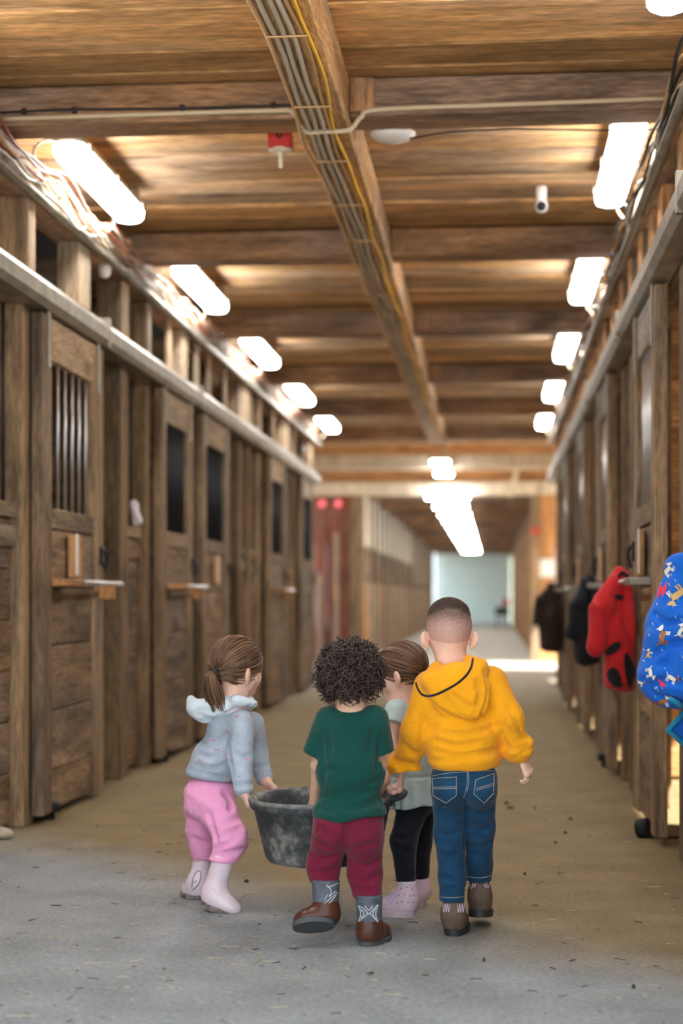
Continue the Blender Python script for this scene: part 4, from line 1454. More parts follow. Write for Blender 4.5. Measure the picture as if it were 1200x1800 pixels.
    carve(S, [[(792, 1222), (815, 1240), (832, 1246)], [(840, 1200), (846, 1222), (838, 1250)], [(775, 1225), (800, 1245)]], 0.012, 0.004, 0.014)
    ho, hb = emit(S, 'hoodie', 'hoodie_yellow', root)
    seam('hood_trim', hb, [[(731, 1200), (735, 1212), (744, 1222), (762, 1222), (785, 1212), (805, 1200), (820, 1186), (828, 1172), (831, 1158)]], 0.0042, 'trim_black', ho, 8)
    seam('hem_seam', hb, [[(757, 1352), (790, 1346), (830, 1341), (880, 1340)]], 0.0013, 'hoodie_yellow', ho, 8)
    # ---- jeans
    hip = [ell(P(815, 1362, 5.60), V3(.106, .080, .062)), ell(P(790, 1388, 5.575), V3(.058, .062, .060)), ell(P(842, 1386, 5.58), V3(.056, .062, .060))]
    j1 = chain([P(790, 1395, 5.60), P(790, 1465, 5.612), P(795, 1540, 5.59), P(795, 1590, 5.578)], [.059, .050, .044, .043])
    j2 = chain([P(842, 1392, 5.61), P(842, 1455, 5.645), P(842, 1520, 5.67), P(842, 1560, 5.688)], [.057, .050, .042, .041])
    S = Sdf(hip + j1 + j2, 0.0042, 0.03)
    S.add(hip, 0.03); S.add(j1, 0.02)
    S2 = Sdf(hip + j1 + j2, 0.0042, 0.03); S2.add(hip, 0.03); S2.add(j2, 0.02)
    S.D = np.minimum(S.D, S2.D)
    S.cut(P(795, 1585, 5.58), (0, .05, -1)) if False else None
    g = S.ax
    # each leg ends at its own hem
    X = g[0][:, None, None]; Z = g[2][None, None, :]
    mid = P(817, 1500, 5.62)[0]
    zl, zr = P(795, 1583, 5.578)[2], P(842, 1548, 5.685)[2]
    S.D = np.maximum(S.D, np.where(X < mid, zl - Z, zr - Z)).astype(np.float32)
    carve(S, [[(818, 1400), (817, 1440), (816, 1490)], [(766, 1462), (785, 1470), (808, 1462)], [(768, 1478), (790, 1484)], [(822, 1452), (845, 1462), (866, 1448)], [(826, 1470), (850, 1474)],
              [(772, 1540), (795, 1548)], [(830, 1424), (850, 1432), (864, 1424)], [(776, 1425), (800, 1432)], [(775, 1568), (800, 1563)], [(770, 1500), (790, 1508), (806, 1502)], [(828, 1500), (850, 1506)], [(824, 1486), (845, 1490), (864, 1478)], [(790, 1440), (812, 1432)]], 0.010, 0.0058, 0.010)
    jo, jb = emit(S, 'jeans', 'denim', root)
    pk1 = [(761, 1369), (802, 1366), (801, 1398), (784, 1411), (762, 1398)]
    pk2 = [(836, 1371), (867, 1360), (866, 1394), (850, 1411), (833, 1395)]
    for pk in (pk1, pk2):
        po = patch('pocket', jb, [q for i in range(5) for q in (pk[i], ((pk[i][0] + pk[(i + 1) % 5][0]) / 2, (pk[i][1] + pk[(i + 1) % 5][1]) / 2))], 'denim_pocket', jo, 0.0022)
        def lin(a, b): return [a, ((a[0] + b[0]) / 2, (a[1] + b[1]) / 2), b]
        lines = [lin(pk[i], pk[(i + 1) % 5]) for i in range(5)]
        lines += [lin((pk[0][0], pk[0][1] + 15), (pk[1][0], pk[1][1] + 17)), lin((pk[0][0] + 1, pk[0][1] + 18), (pk[1][0], pk[1][1] + 20))]
        seam('pocket_stitching', jb, lines, 0.0009, 'stitch', jo, 5, 0.003)
    seam('seat_seam', jb, [[(820, 1350), (821, 1372), (818, 1392), (814, 1402)], [(822, 1352), (824, 1374), (821, 1390)]], 0.0009, 'stitch', jo, 6, 0.001)
    seam('hem_stitching', jb, [[(774, 1577), (795, 1578), (814, 1576)], [(822, 1541), (842, 1543), (862, 1540)]], 0.0009, 'stitch', jo, 6, 0.001)
    seam('waist_seam', jb, [[(760, 1364), (790, 1359), (830, 1356), (868, 1355)]], 0.0009, 'stitch', jo, 6, 0.001)
    # ---- boots
    a = P(796, 1606, 5.575); he = P(796, 1641, 5.545); he[2] = 0.0
    b1, bb = boot(root, a, he, he + V3(.02, .185, 0), .034, .036, ('boot_brown', 'boot_sole_dark'), top=P(796, 1576, 5.58), sole_h=0.024)
    zig = []
    for i in range(9):
        x = 778 + i * 4.2
        zig.append([(x, 1588), (x + 2, 1596 if 2 < i < 6 else 1604), (x + 3.5, 1589)])
    for zz in zig[:3] + zig[6:]:
        seam('flame_stitch', bb, [zz], 0.0012, 'boot_lilac', b1, 4, 0.0005)
    a = P(843, 1572, 5.68); he = P(843, 1613, 5.655)
    tilt = unit(V3(0, .42, .9))
    b2, bb = boot(root, a, he, he + 0.185 * unit(V3(.02, .9, -.42 * .0)), .034, .037, ('boot_brown', 'boot_sole_dark'), top=P(842, 1540, 5.69), sole_h=0.026, up=unit(V3(0, .12, 1)))
    for zz in ([[(825, 1553), (829, 1562), (831, 1552)], [(832, 1552), (834, 1560), (836, 1552)], [(850, 1552), (853, 1560), (854, 1551)], [(855, 1551), (857, 1561), (860, 1552)]]):
        seam('flame_stitch', bb, [zz], 0.0012, 'boot_lilac', b2, 4, 0.0005)


build_boy()


# ================================================================== toddler with curls
def build_toddler():
    Yb = 5.42
    root = empty('person', (P(612, 1660, Yb)[0], Yb, 0), cat='person', group=PEOPLE_GROUP,
                 label='small child with dark curly hair, green shirt and maroon trousers')
    hc = P(617, 1193, 5.44)
    R = frame((0.12, 1, -0.05))
    la = [P(576, 1268, 5.44), P(559, 1345, 5.46), P(552, 1412, 5.555)]
    ra = [P(660, 1266, 5.44), P(667, 1345, 5.48), P(655, 1402, 5.60)]
    ll = [P(582, 1468, 5.43), P(569, 1520, 5.45), P(570, 1585, 5.40)]
    rl = [P(641, 1470, 5.43), P(643, 1532, 5.45), P(648, 1610, 5.39)]
    body = [ell(P(618, 1285, 5.43), V3(.090, .062, .075)), ell(P(615, 1360, 5.43), V3(.094, .070, .085)), ell(P(612, 1440, 5.43), V3(.096, .074, .065))]
    arms = chain(la, [.028, .021, .0165]) + chain(ra, [.028, .021, .0165])
    legs = chain(ll, [.044, .033, .025]) + chain(rl, [.044, .033, .025])
    neck = [rc(hc + V3(0, -.008, -.04), P(617, 1258, 5.43), .038, .046)]
    lh = (la[2], (-.08, .5, -.55), (.35, .5, .5), 1, (45, 55, 45))
    rh = (ra[2], (.1, .6, -.5), (-.3, .5, .5), -1, (45, 55, 45))
    ph = hand_prims(*lh, sc=.92); pr = hand_prims(*rh, sc=.92)
    feet = [rc(ll[2], P(566, 1620, 5.375), .018), rc(rl[2], P(649, 1645, 5.40), .018)]
    allp = body + arms + legs + neck + feet + all_head(hc, R, .96) + sum(ph, []) + sum(pr, [])
    S = Sdf(allp, 0.0034, 0.03)
    S.add(body, 0.04); S.add(arms + legs + feet, 0.02); S.add(neck, 0.03)
    w = add_head(S, hc, R, .96)
    S.add(neck, 0.02)
    add_hand(S, *lh, sc=.92); add_hand(S, *rh, sc=.92)
    emit(S, 'body', 'skin_tan', root)
    eyes(w, R, root)
    # ---- curls
    core, bv = shell_hair('curly_hair', [ell(w(0, -.018, .026), V3(.084, .088, .082), R)], 0.01, [(w(0, .055, 0), R[1] - .5 * R[2]), (w(0, -.05, -.058), -R[2] + .2 * R[1])], 'hair_dark_curls', root)
    rnd = random.Random(11)
    paths = []
    while len(paths) < 1500:
        v = V3(rnd.gauss(0, 1), rnd.gauss(0, 1), rnd.gauss(0, 1)); v /= np.linalg.norm(v)
        if v[1] > .55 and v[2] < .45: continue
        if v[2] < (-.80 if v[1] < .2 else -.5): continue
        base = w(v[0] * .084, -.018 + v[1] * .087, .026 + v[2] * .084)
        out = unit(v[0] * R[0] + v[1] * R[1] + v[2] * R[2])
        ax = unit(out * rnd.uniform(.3, 1.0) + V3(rnd.gauss(0, .6), rnd.gauss(0, .6), rnd.gauss(-.25, .5)))
        o1 = unit(np.cross(ax, V3(.3, .5, .8))); o2 = np.cross(ax, o1)
        rad = rnd.uniform(.0045, .0095); ln = rnd.uniform(.026, .052); tr = rnd.uniform(1.3, 2.4); p0 = rnd.random() * 6.28
        m = 17
        pts = []
        for i in range(m):
            t = i / (m - 1)
            a = p0 + t * tr * 2 * math.pi
            pts.append(Vector(base + ax * ln * t + (o1 * math.cos(a) + o2 * math.sin(a)) * rad * (0.7 + .5 * t) + V3(0, 0, -.008 * t * t)))
        paths.append(pts)
    strands('curl', paths, 0.0026, 'hair_dark_curls', core, 4)
    # ---- shirt
    tp = [ell(P(618, 1283, 5.43), V3(.104, .078, .080)), ell(P(616, 1350, 5.43), V3(.114, .090, .125)), ell(P(614, 1428, 5.43), V3(.119, .099, .07))]
    sl = chain([P(578, 1266, 5.43), P(551, 1326, 5.445)], [.046, .038]); sr = chain([P(658, 1264, 5.43), P(674, 1324, 5.445)], [.046, .036])
    S = Sdf(tp + sl + sr, 0.0042, 0.03)
    S.add(tp, 0.05); S.add(sl + sr, 0.022)
    S.sub([ell(P(617, 1238, 5.44), V3(.052, .052, .03))], 0.008)
    S.cut(P(614, 1437, 5.43), V3(.13, 0, -1), wave=lambda X, Y, Z: .004 * np.sin(X * 45 + 1))
    S.cut(P(546, 1324, 5.445), P(551, 1326, 5.445) - P(574, 1272, 5.43), near=.06, xs=(-1, P(562, 1320, 5.43)[0])); S.cut(P(680, 1322, 5.445), P(674, 1324, 5.445) - P(660, 1266, 5.43), near=.06, xs=(1, P(664, 1320, 5.43)[0]))
    carve(S, [[(562, 1300), (566, 1330), (568, 1370)], [(668, 1296), (664, 1330), (662, 1360)], [(566, 1398), (600, 1404), (650, 1392)], [(575, 1412), (620, 1420), (668, 1408)], [(560, 1418), (585, 1428)],
              [(640, 1380), (672, 1368)], [(600, 1360), (570, 1350)], [(575, 1290), (580, 1330)], [(655, 1285), (650, 1320)], [(590, 1398), (625, 1390)], [(640, 1416), (676, 1400)]], 0.010, 0.005, 0.012)
    so, sb = emit(S, 'shirt', 'shirt_green', root)
    seam('collar', sb, [[(592, 1244), (605, 1247), (620, 1248), (640, 1245)]], 0.0022, 'shirt_green', so, 6)
    seam('sleeve_hem', sb, [[(540, 1314), (550, 1319), (562, 1325)], [(661, 1324), (672, 1320), (684, 1314)]], 0.0012, 'shirt_green', so, 5)
    # ---- trousers
    hip = [ell(P(612, 1440, 5.43), V3(.112, .088, .058)), ell(P(584, 1465, 5.405), V3(.060, .068, .062)), ell(P(640, 1467, 5.405), V3(.062, .070, .066))]
    j1 = chain([P(580, 1475, 5.43), P(568, 1522, 5.44), P(571, 1562, 5.41)], [.060, .052, .045]); j2 = chain([P(640, 1478, 5.43), P(641, 1535, 5.44), P(648, 1592, 5.395)], [.062, .054, .044])
    S = Sdf(hip + j1 + j2, 0.0042, 0.03); S.add(hip, 0.03); S.add(j1, 0.02)
    S2 = Sdf(hip + j1 + j2, 0.0042, 0.03); S2.add(hip, 0.03); S2.add(j2, 0.02)
    S.D = np.minimum(S.D, S2.D)
    mid = P(606, 1520, 5.43)[0]
    X = S.ax[0][:, None, None]; Z = S.ax[2][None, None, :]
    S.D = np.maximum(S.D, np.where(X < mid, P(570, 1553, 5.41)[2] - Z - .1 * (X - P(570, 0, 5.41)[0]), P(648, 1580, 5.39)[2] - Z)).astype(np.float32)
    carve(S, [[(609, 1432), (610, 1455), (608, 1480)], [(545, 1502), (565, 1512), (590, 1504)], [(548, 1530), (570, 1536), (590, 1528)], [(612, 1512), (640, 1524), (668, 1510)], [(616, 1540), (645, 1548), (668, 1536)], [(622, 1562), (650, 1566)],
              [(556, 1480), (580, 1490)], [(630, 1492), (660, 1484)], [(548, 1516), (560, 1520)], [(620, 1528), (636, 1534)], [(560, 1455), (575, 1470)]], 0.010, 0.0065, 0.011)
    emit(S, 'trousers', 'pants_maroon', root)
    # ---- western boots
    a = P(649, 1632, 5.395); he = P(640, 1664, 5.362); he[2] = 0
    b1, bb = boot(root, a, he, he + V3(.060, .150, 0), .037, .036, ('boot_chestnut', 'boot_sole_grey'), name='western_boot', top=P(649, 1610, 5.395), sole_h=0.018)
    shp = [rc(P(649, 1628, 5.395), P(648, 1572, 5.395), .0395, .043)]
    S = Sdf(shp, 0.0035, .02); S.add(shp); S.cut(P(648, 1572, 5.395), (0, 0, 1)); S.cut(P(649, 1624, 5.395), (0, 0, -1), wave=lambda X, Y, Z: .007 * np.cos((X - P(649, 0, 5.395)[0]) * 75))
    s1, sb = emit(S, 'boot_shaft', 'boot_grey_shaft', b1)
    star = [[(630, 1592), (640, 1598), (648, 1606), (656, 1598), (664, 1590)], [(630, 1620), (640, 1612), (648, 1606), (657, 1613), (664, 1621)], [(630, 1592), (634, 1606), (630, 1620)], [(664, 1590), (660, 1606), (664, 1621)],
            [(634, 1598), (640, 1606), (634, 1614)], [(660, 1597), (655, 1606), (660, 1615)], [(641, 1592), (648, 1600), (655, 1592)]]
    seam('embroidery', sb, star, 0.0011, 'print_white', b1, 5, 0.0006)
    # left foot swings outward, sole showing
    up = unit(V3(-.10, .62, .80))
    he = P(586, 1628, 5.36)
    toe = P(519, 1650, 5.33)
    a = P(575, 1604, 5.392)
    b2, bb = boot(root, a, he, toe, .038, .036, ('boot_chestnut', 'boot_sole_grey'), name='western_boot', top=P(573, 1578, 5.40), sole_h=0.018, up=up)
    shp = [rc(P(573, 1598, 5.395), P(572, 1545, 5.41), .0405, .046)]
    S = Sdf(shp, 0.0035, .02); S.add(shp); S.cut(P(572, 1545, 5.41), (0, 0, 1)); S.cut(P(573, 1597, 5.395), (-.25, 0, -1), wave=lambda X, Y, Z: .006 * np.cos((X - P(573, 0, 5.395)[0]) * 75))
    s2, sb = emit(S, 'boot_shaft', 'boot_grey_shaft', b2)
    seam('embroidery', sb, [[(574, 1556), (582, 1566), (578, 1576), (590, 1566)], [(576, 1560), (586, 1556), (594, 1552)], [(570, 1588), (582, 1578), (594, 1568)], [(568, 1592), (580, 1586), (590, 1574)], [(576, 1572), (570, 1582)]], 0.0011, 'print_white', b2, 5, 0.0006)


build_toddler()


def arc(c, t0, t1, r, n):
    return [(c[0] + r * math.cos(t0 + (t1 - t0) * i / n), c[1] - r * math.sin(t0 + (t1 - t0) * i / n)) for i in range(n + 1)]


def swept_hair(w, tie, rnd, count, front=0.045, lift=0.0, low=-.055):
    """strands combed over the skull from the hairline to the tie; local (right, forward, up) coordinates"""
    c = V3(0, -.010, .016); rad = V3(.079, .094, .086)
    tv = (np.asarray(tie) - c) / rad
    tv = unit(tv)
    paths = []
    while len(paths) < count:
        v = V3(rnd.gauss(0, 1), rnd.gauss(.25, 1), rnd.gauss(.15, 1)); v /= np.linalg.norm(v)
        loc = c + v * rad
        if loc[1] > front and loc[2] < .035: continue
        if loc[2] < low: continue
        if abs(loc[0]) > .05 and loc[1] > -.012 and loc[2] < .012: continue
        if loc[1] > .025 and loc[2] < .028: continue
        ang = math.acos(max(-1, min(1, float(v @ tv))))
        if ang < .25: continue
        m = max(6, int(ang * 9))
        off = rnd.uniform(.0, .006) + lift
        pts = []
        ax = V3(rnd.gauss(0, .05), rnd.gauss(0, .05), rnd.gauss(0, .05))
        for i in range(m + 1):
            t = i / m
            q = (v * math.sin((1 - t) * ang) + tv * math.sin(t * ang)) / math.sin(ang) + ax * math.sin(t * math.pi)
            q = unit(q) * (1 + off / .085 * math.sin(math.pi * min(1, t * 1.1 + .05)))
            pts.append(Vector(w(*(c + q * rad))))
        paths.append(pts)
    return paths


# ================================================================== girl in pink trousers, left of the tub
def build_girl_pink():
    Yb = 6.05
    root = empty('person', (P(372, 1590, Yb)[0], Yb, 0), cat='person', group=PEOPLE_GROUP,
                 label='child with brown ponytail, grey hoodie, pink trousers and pale rubber boots')
    hc = P(418, 1172, 6.06)
    R = frame((0.72, 0.69, -0.12))
    ra = [P(424, 1268, 6.01), P(423, 1333, 5.953), P(430, 1394, 5.875)]
    la = [P(446, 1272, 6.14), P(456, 1328, 6.16), P(468, 1374, 6.05)]
    rl = [P(380, 1412, 6.03), P(404, 1478, 5.96), P(380, 1562, 5.935)]
    ll = [P(354, 1412, 6.12), P(352, 1475, 6.15), P(352, 1556, 6.17)]
    body = [ell(P(408, 1278, 6.07), V3(.076, .080, .075)), ell(P(388, 1335, 6.07), V3(.080, .080, .08)), ell(P(372, 1395, 6.07), V3(.080, .082, .065))]
    arms = chain(ra, [.033, .026, .020]) + chain(la, [.033, .026, .020])
    legs = chain(rl, [.046, .034, .026]) + chain(ll, [.046, .033, .024])
    neck = [rc(hc + V3(-.012, -.008, -.05), P(412, 1250, 6.06), .037, .048)]
    rh = (ra[2], (.22, -.1, -.6), (.85, .1, -.15), -1, (30, 48, 45))
    lh = (la[2], (.55, -.2, -.45), (.1, -.3, -.6), 1, (35, 52, 45))
    ph = hand_prims(*lh, sc=.95); pr = hand_prims(*rh, sc=.95)
    feet = [rc(rl[2], rl[2] + V3(.03, -.005, -.03), .018), rc(ll[2], ll[2] + V3(-.01, .02, -.02), .018)]
    allp = body + arms + legs + neck + feet + all_head(hc, R, 1.03) + sum(ph, []) + sum(pr, [])
    S = Sdf(allp, 0.0034, 0.03)
    S.add(body, 0.04); S.add(arms + legs + feet, 0.02); S.add(neck, 0.03)
    w = add_head(S, hc, R, 1.03)
    S.add(neck, 0.02)
    add_hand(S, *lh, sc=.95); add_hand(S, *rh, sc=.95)
    emit(S, 'body', 'skin_fair', root)
    eyes(w, R, root, 1.03)
    # ---- hair and ponytail
    rnd = random.Random(5)
    cap, bv = shell_hair('hair', [ell(w(0, -.012, .018), V3(.0785, .0935, .0855), R)], .01, [(w(0, .050, .02), R[1] - .75 * R[2]), (w(0, -.02, -.050), -R[2] - .15 * R[1])], 'hair_brown', root)
    tie = V3(.015, -.108, -.028)
    strands('hair_strand', swept_hair(w, tie, rnd, 700, lift=.003), 0.0021, 'hair_brown', cap, 4)
    tw = Vector(w(*tie))
    V, F = [], []
    n1, n2 = 18, 8
    axd = Vector(-R[1] * .75 - R[2] * .65).normalized(); o1 = axd.orthogonal().normalized(); o2 = axd.cross(o1)
    for i in range(n1):
        a = 2 * math.pi * i / n1
        cdir = o1 * math.cos(a) + o2 * math.sin(a)
        for j in range(n2):
            b_ = 2 * math.pi * j / n2
            V.append(tw + cdir * (.013 + .005 * math.cos(b_)) + axd * .005 * math.sin(b_))
    for i in range(n1):
        for j in range(n2):
            F.append([i * n2 + j, ((i + 1) % n1) * n2 + j, ((i + 1) % n1) * n2 + (j + 1) % n2, i * n2 + (j + 1) % n2])
    paths = []
    end = Vector(P(382, 1246, 5.99))
    for i in range(170):
        a = rnd.random() * 6.28; q = math.sqrt(rnd.random())
        s0 = (o1 * math.cos(a) + o2 * math.sin(a)) * q * .011
        wd = .030 * q
        e = end + Vector((math.cos(a) * wd, math.sin(a) * wd * .7, rnd.uniform(-.012, .022)))
        m1 = tw + axd * .020 + Vector((math.cos(a), math.sin(a), 0)) * (.020 * q) + Vector((0, 0, -.006))
        m2 = (m1 + e) / 2 + Vector((math.cos(a) * .010 * q - .004, math.sin(a) * .010 * q, 0))
        paths.append(spline([tw + s0, m1, m2, e], 4))
    pt = strands('ponytail', paths, 0.0026, 'hair_brown', cap, 4)
    obj('hair_tie', V, F, 'print_black', cap, True)
    fly = []
    for i in range(46):
        a = rnd.uniform(-.6, 1.3)
        p = V3(rnd.uniform(-.05, .075), rnd.uniform(-.08, .07), rnd.uniform(.03, .095))
        v = unit((p - V3(0, -.01, .016)) / V3(.079, .094, .086))
        s = V3(0, -.01, .016) + v * V3(.079, .094, .086)
        d = unit(v + V3(rnd.gauss(0, .5), rnd.gauss(-.6, .5), rnd.gauss(0, .3)))
        ln = rnd.uniform(.012, .034)
        fly.append(spline([Vector(w(*s)), Vector(w(*(s + d * ln * .5 + v * .004))), Vector(w(*(s + d * ln)))], 4))
    for s in ((.072, .028, -.005), (.072, .034, .0), (.070, .02, -.02)):
        s = V3(*s)
        fly.append(spline([Vector(w(*s)), Vector(w(*(s + V3(.006, .006, -.03)))), Vector(w(*(s + V3(.004, -.004, -.055)))), Vector(w(*(s + V3(.002, -.018, -.066))))], 5))
    strands('flyaway_hair', fly, 0.0006, 'hair_brown', cap, 3)
    # ---- hoodie
    tp = [ell(P(408, 1280, 6.07), V3(.090, .094, .078)), ell(P(388, 1332, 6.07), V3(.104, .102, .082)), ell(P(373, 1358, 6.07), V3(.096, .098, .045))]
    s1 = chain([P(424, 1270, 6.005), P(422, 1332, 5.945), P(428, 1386, 5.88)], [.047, .043, .034]); s2 = chain([P(443, 1272, 6.13), P(452, 1325, 6.15), P(464, 1366, 6.07)], [.044, .038, .032])
    S = Sdf(tp + s1 + s2, 0.0042, 0.03)
    S.add(tp, 0.045); S.add(s1 + s2, 0.018)
    S.sub([ell(P(418, 1238, 6.06), V3(.05, .05, .035))], 0.01)
    S.cut(P(372, 1374, 6.07), V3(-.15, 0, -1)) if False else None
    X = S.ax[0][:, None, None]; Yg = S.ax[1][None, :, None]; Z = S.ax[2][None, None, :]
    pl = P(372, 1368, 6.07)
    body_hem = (pl[2] - Z) - .14 * (X - pl[0])
    armzone = (X > P(410, 1350, 5.95)[0])
    S.D = np.maximum(S.D, np.where(armzone, -1.0, body_hem)).astype(np.float32)
    S.cut(P(430, 1398, 5.865), P(430, 1394, 5.87) - P(424, 1340, 5.93), near=.07); S.cut(P(469, 1377, 6.045), P(468, 1374, 6.05) - P(456, 1335, 6.13), near=.07)
    carve(S, [[(404, 1285), (401, 1320), (408, 1360)], [(345, 1298), (362, 1310), (392, 1300), (400, 1290)], [(350, 1326), (375, 1332), (402, 1318)], [(340, 1345), (370, 1352), (404, 1342)], [(415, 1325), (425, 1332), (440, 1328)], [(333, 1352), (370, 1364), (408, 1370)],
              [(412, 1382), (428, 1380), (444, 1378)], [(446, 1350), (458, 1348), (470, 1343)]], 0.009, 0.004, 0.012)
    ho, hb = emit(S, 'hoodie', 'hoodie_grey', root)
    # little rainbows
    cols = ['print_coral', 'print_sky', 'print_violet']
    for i, (x, y_, r_, a0) in enumerate([(402, 1288, 4, 1.2), (434, 1284, 4, -2.0), (374, 1299, 4.5, 3.14), (380, 1315, 4.5, 3.14), (419, 1310, 5, 0), (434, 1337, 5, 0), (397, 1327, 3.5, 1.6), (419, 1361, 4.5, 3.14), (443, 1258, 4, 1.5), (416, 1256, 4, 3.14), (441, 1318, 3.5, 1.2), (352, 1338, 4, .5), (366, 1275, 4, .4)]):
        t = None
        for j in range(2):
            ln = arc((x, y_), a0, a0 + math.pi, r_ - 1.7 * j, 6)
            o = seam('rainbow_print', hb, [ln], 0.0012, cols[(i + j) % 3], ho, 2, 0.0004)
    # hood thrown back, pale lining showing
    hr = frame((0.93, 0.30, .10))
    hp = [ell(P(389, 1241, 6.06), V3(.082, .124, .054), np.array([hr[1] * 0 + unit(np.cross(hr[1], (0, 0, 1))), hr[1], hr[2]]))]
    ext = [rc(P(345, 1239, 6.05), P(360, 1253, 6.03), .030, .034), rc(P(416, 1231, 5.99), P(446, 1237, 6.01), .022, .014), rc(P(335, 1229, 6.06), P(348, 1241, 6.05), .012, .024), rc(P(398, 1213, 6.11), P(428, 1219, 6.10), .030, .022)]
    S = Sdf(hp + ext, 0.0042, 0.03); S.add(hp + ext, 0.022)
    S.sub([ell(P(382, 1217, 6.07), V3(.066, .085, .040), np.array([unit(np.cross(hr[1], (0, 0, 1))), hr[1], hr[2]])), rc(P(412, 1241, 6.06), P(420, 1171, 6.06), .043)], 0.012)
    carve(S, [[(345, 1255), (375, 1265), (420, 1245)], [(352, 1268), (395, 1265), (440, 1241)], [(348, 1248), (385, 1251)]], 0.010, 0.003, 0.014)
    hd, hdb = emit(S, 'hood', 'hood_lining', root)
    seam('hood_edge', hdb, [[(354, 1275), (380, 1275), (410, 1261), (440, 1243), (450, 1236)], [(356, 1272), (382, 1271), (410, 1257), (438, 1240)]], 0.0045, 'hoodie_grey', hd, 6)
    # ---- trousers
    hip = [ell(P(371, 1388, 6.07), V3(.094, .096, .060)), ell(P(364, 1412, 6.06), V3(.084, .09, .066))]
    j1 = chain([P(381, 1420, 6.01), P(407, 1478, 5.945), P(390, 1515, 5.935)], [.068, .055, .047]); j2 = chain([P(354, 1420, 6.11), P(352, 1462, 6.14), P(356, 1503, 6.16)], [.064, .050, .042])
    S = Sdf(hip + j1 + j2, 0.0042, 0.03); S.add(hip, 0.03); S.add(j1, 0.025)
    S2 = Sdf(hip + j1 + j2, 0.0042, 0.03); S2.add(hip, 0.03); S2.add(j2, 0.02)
    S.D = np.minimum(S.D, S2.D)
    S.ripple(0.0018, (25, 20, 95), (30, 0, 0), 1.2)
    X = S.ax[0][:, None, None]; Yg = S.ax[1][None, :, None]; Z = S.ax[2][None, None, :]
    far = Yg > 6.055
    S.D = np.maximum(S.D, np.where(far & (X < P(380, 0, 6.1)[0]), P(356, 1510, 6.16)[2] - Z, P(392, 1514, 5.93)[2] - Z - .12 * (X - P(392, 0, 5.93)[0]))).astype(np.float32)
    carve(S, [[(366, 1430), (375, 1462), (380, 1480)], [(372, 1492), (395, 1484), (424, 1466)], [(376, 1504), (400, 1502), (436, 1490)], [(392, 1448), (415, 1440), (432, 1436)], [(340, 1474), (355, 1482), (368, 1484)], [(330, 1440), (350, 1446)], [(395, 1395), (402, 1402), (408, 1415), (405, 1422)], [(388, 1472), (412, 1462), (436, 1446)]], 0.011, 0.0055, 0.013)
    to, tb = emit(S, 'trousers', 'pants_pink', root)
    seam('pocket_edge', tb, [[(394, 1388), (402, 1396), (409, 1408), (411, 1418), (405, 1423), (398, 1418)]], 0.0022, 'pants_pink', to, 5)
    seam('side_seam', tb, [[(334, 1372), (330, 1392), (332, 1415), (338, 1440)]], 0.0014, 'pants_pink', to, 5)
    # ---- rubber boots: near heel lifted, far one flat
    he = P(356, 1588, 5.93); toe = P(421, 1612, 5.90); toe[2] = max(toe[2], 0.004)
    up = unit(V3(.34, -.10, .92))
    b1, bb = boot(root, P(376, 1568, 5.93), he, toe, .040, .038, ('rubber_boot_pink', 'rubber_boot_sole'), name='rubber_boot', top=P(394, 1505, 5.935), sole_h=0.020, up=up)
    seam('boot_crease', bb, [[(372, 1560), (384, 1572), (396, 1580)]], 0.0016, 'rubber_boot_pink', b1, 4)
    he = P(358, 1580, 6.14); he[2] = 0.0
    b2, bb = boot(root, P(349, 1548, 6.16), he, he + V3(-.055, .13, 0) * 1.0 + V3(-.03, -.05, 0), .034, .036, ('rubber_boot_pink', 'rubber_boot_sole'), name='rubber_boot', top=P(357, 1494, 6.165), sole_h=0.018)
    seam('boot_drawing', bb, [[(337, 1560), (339, 1545), (345, 1533), (352, 1532), (352, 1545), (346, 1558), (337, 1565)], [(340, 1552), (346, 1548)]], 0.0013, 'print_black', b2, 5)


build_girl_pink()


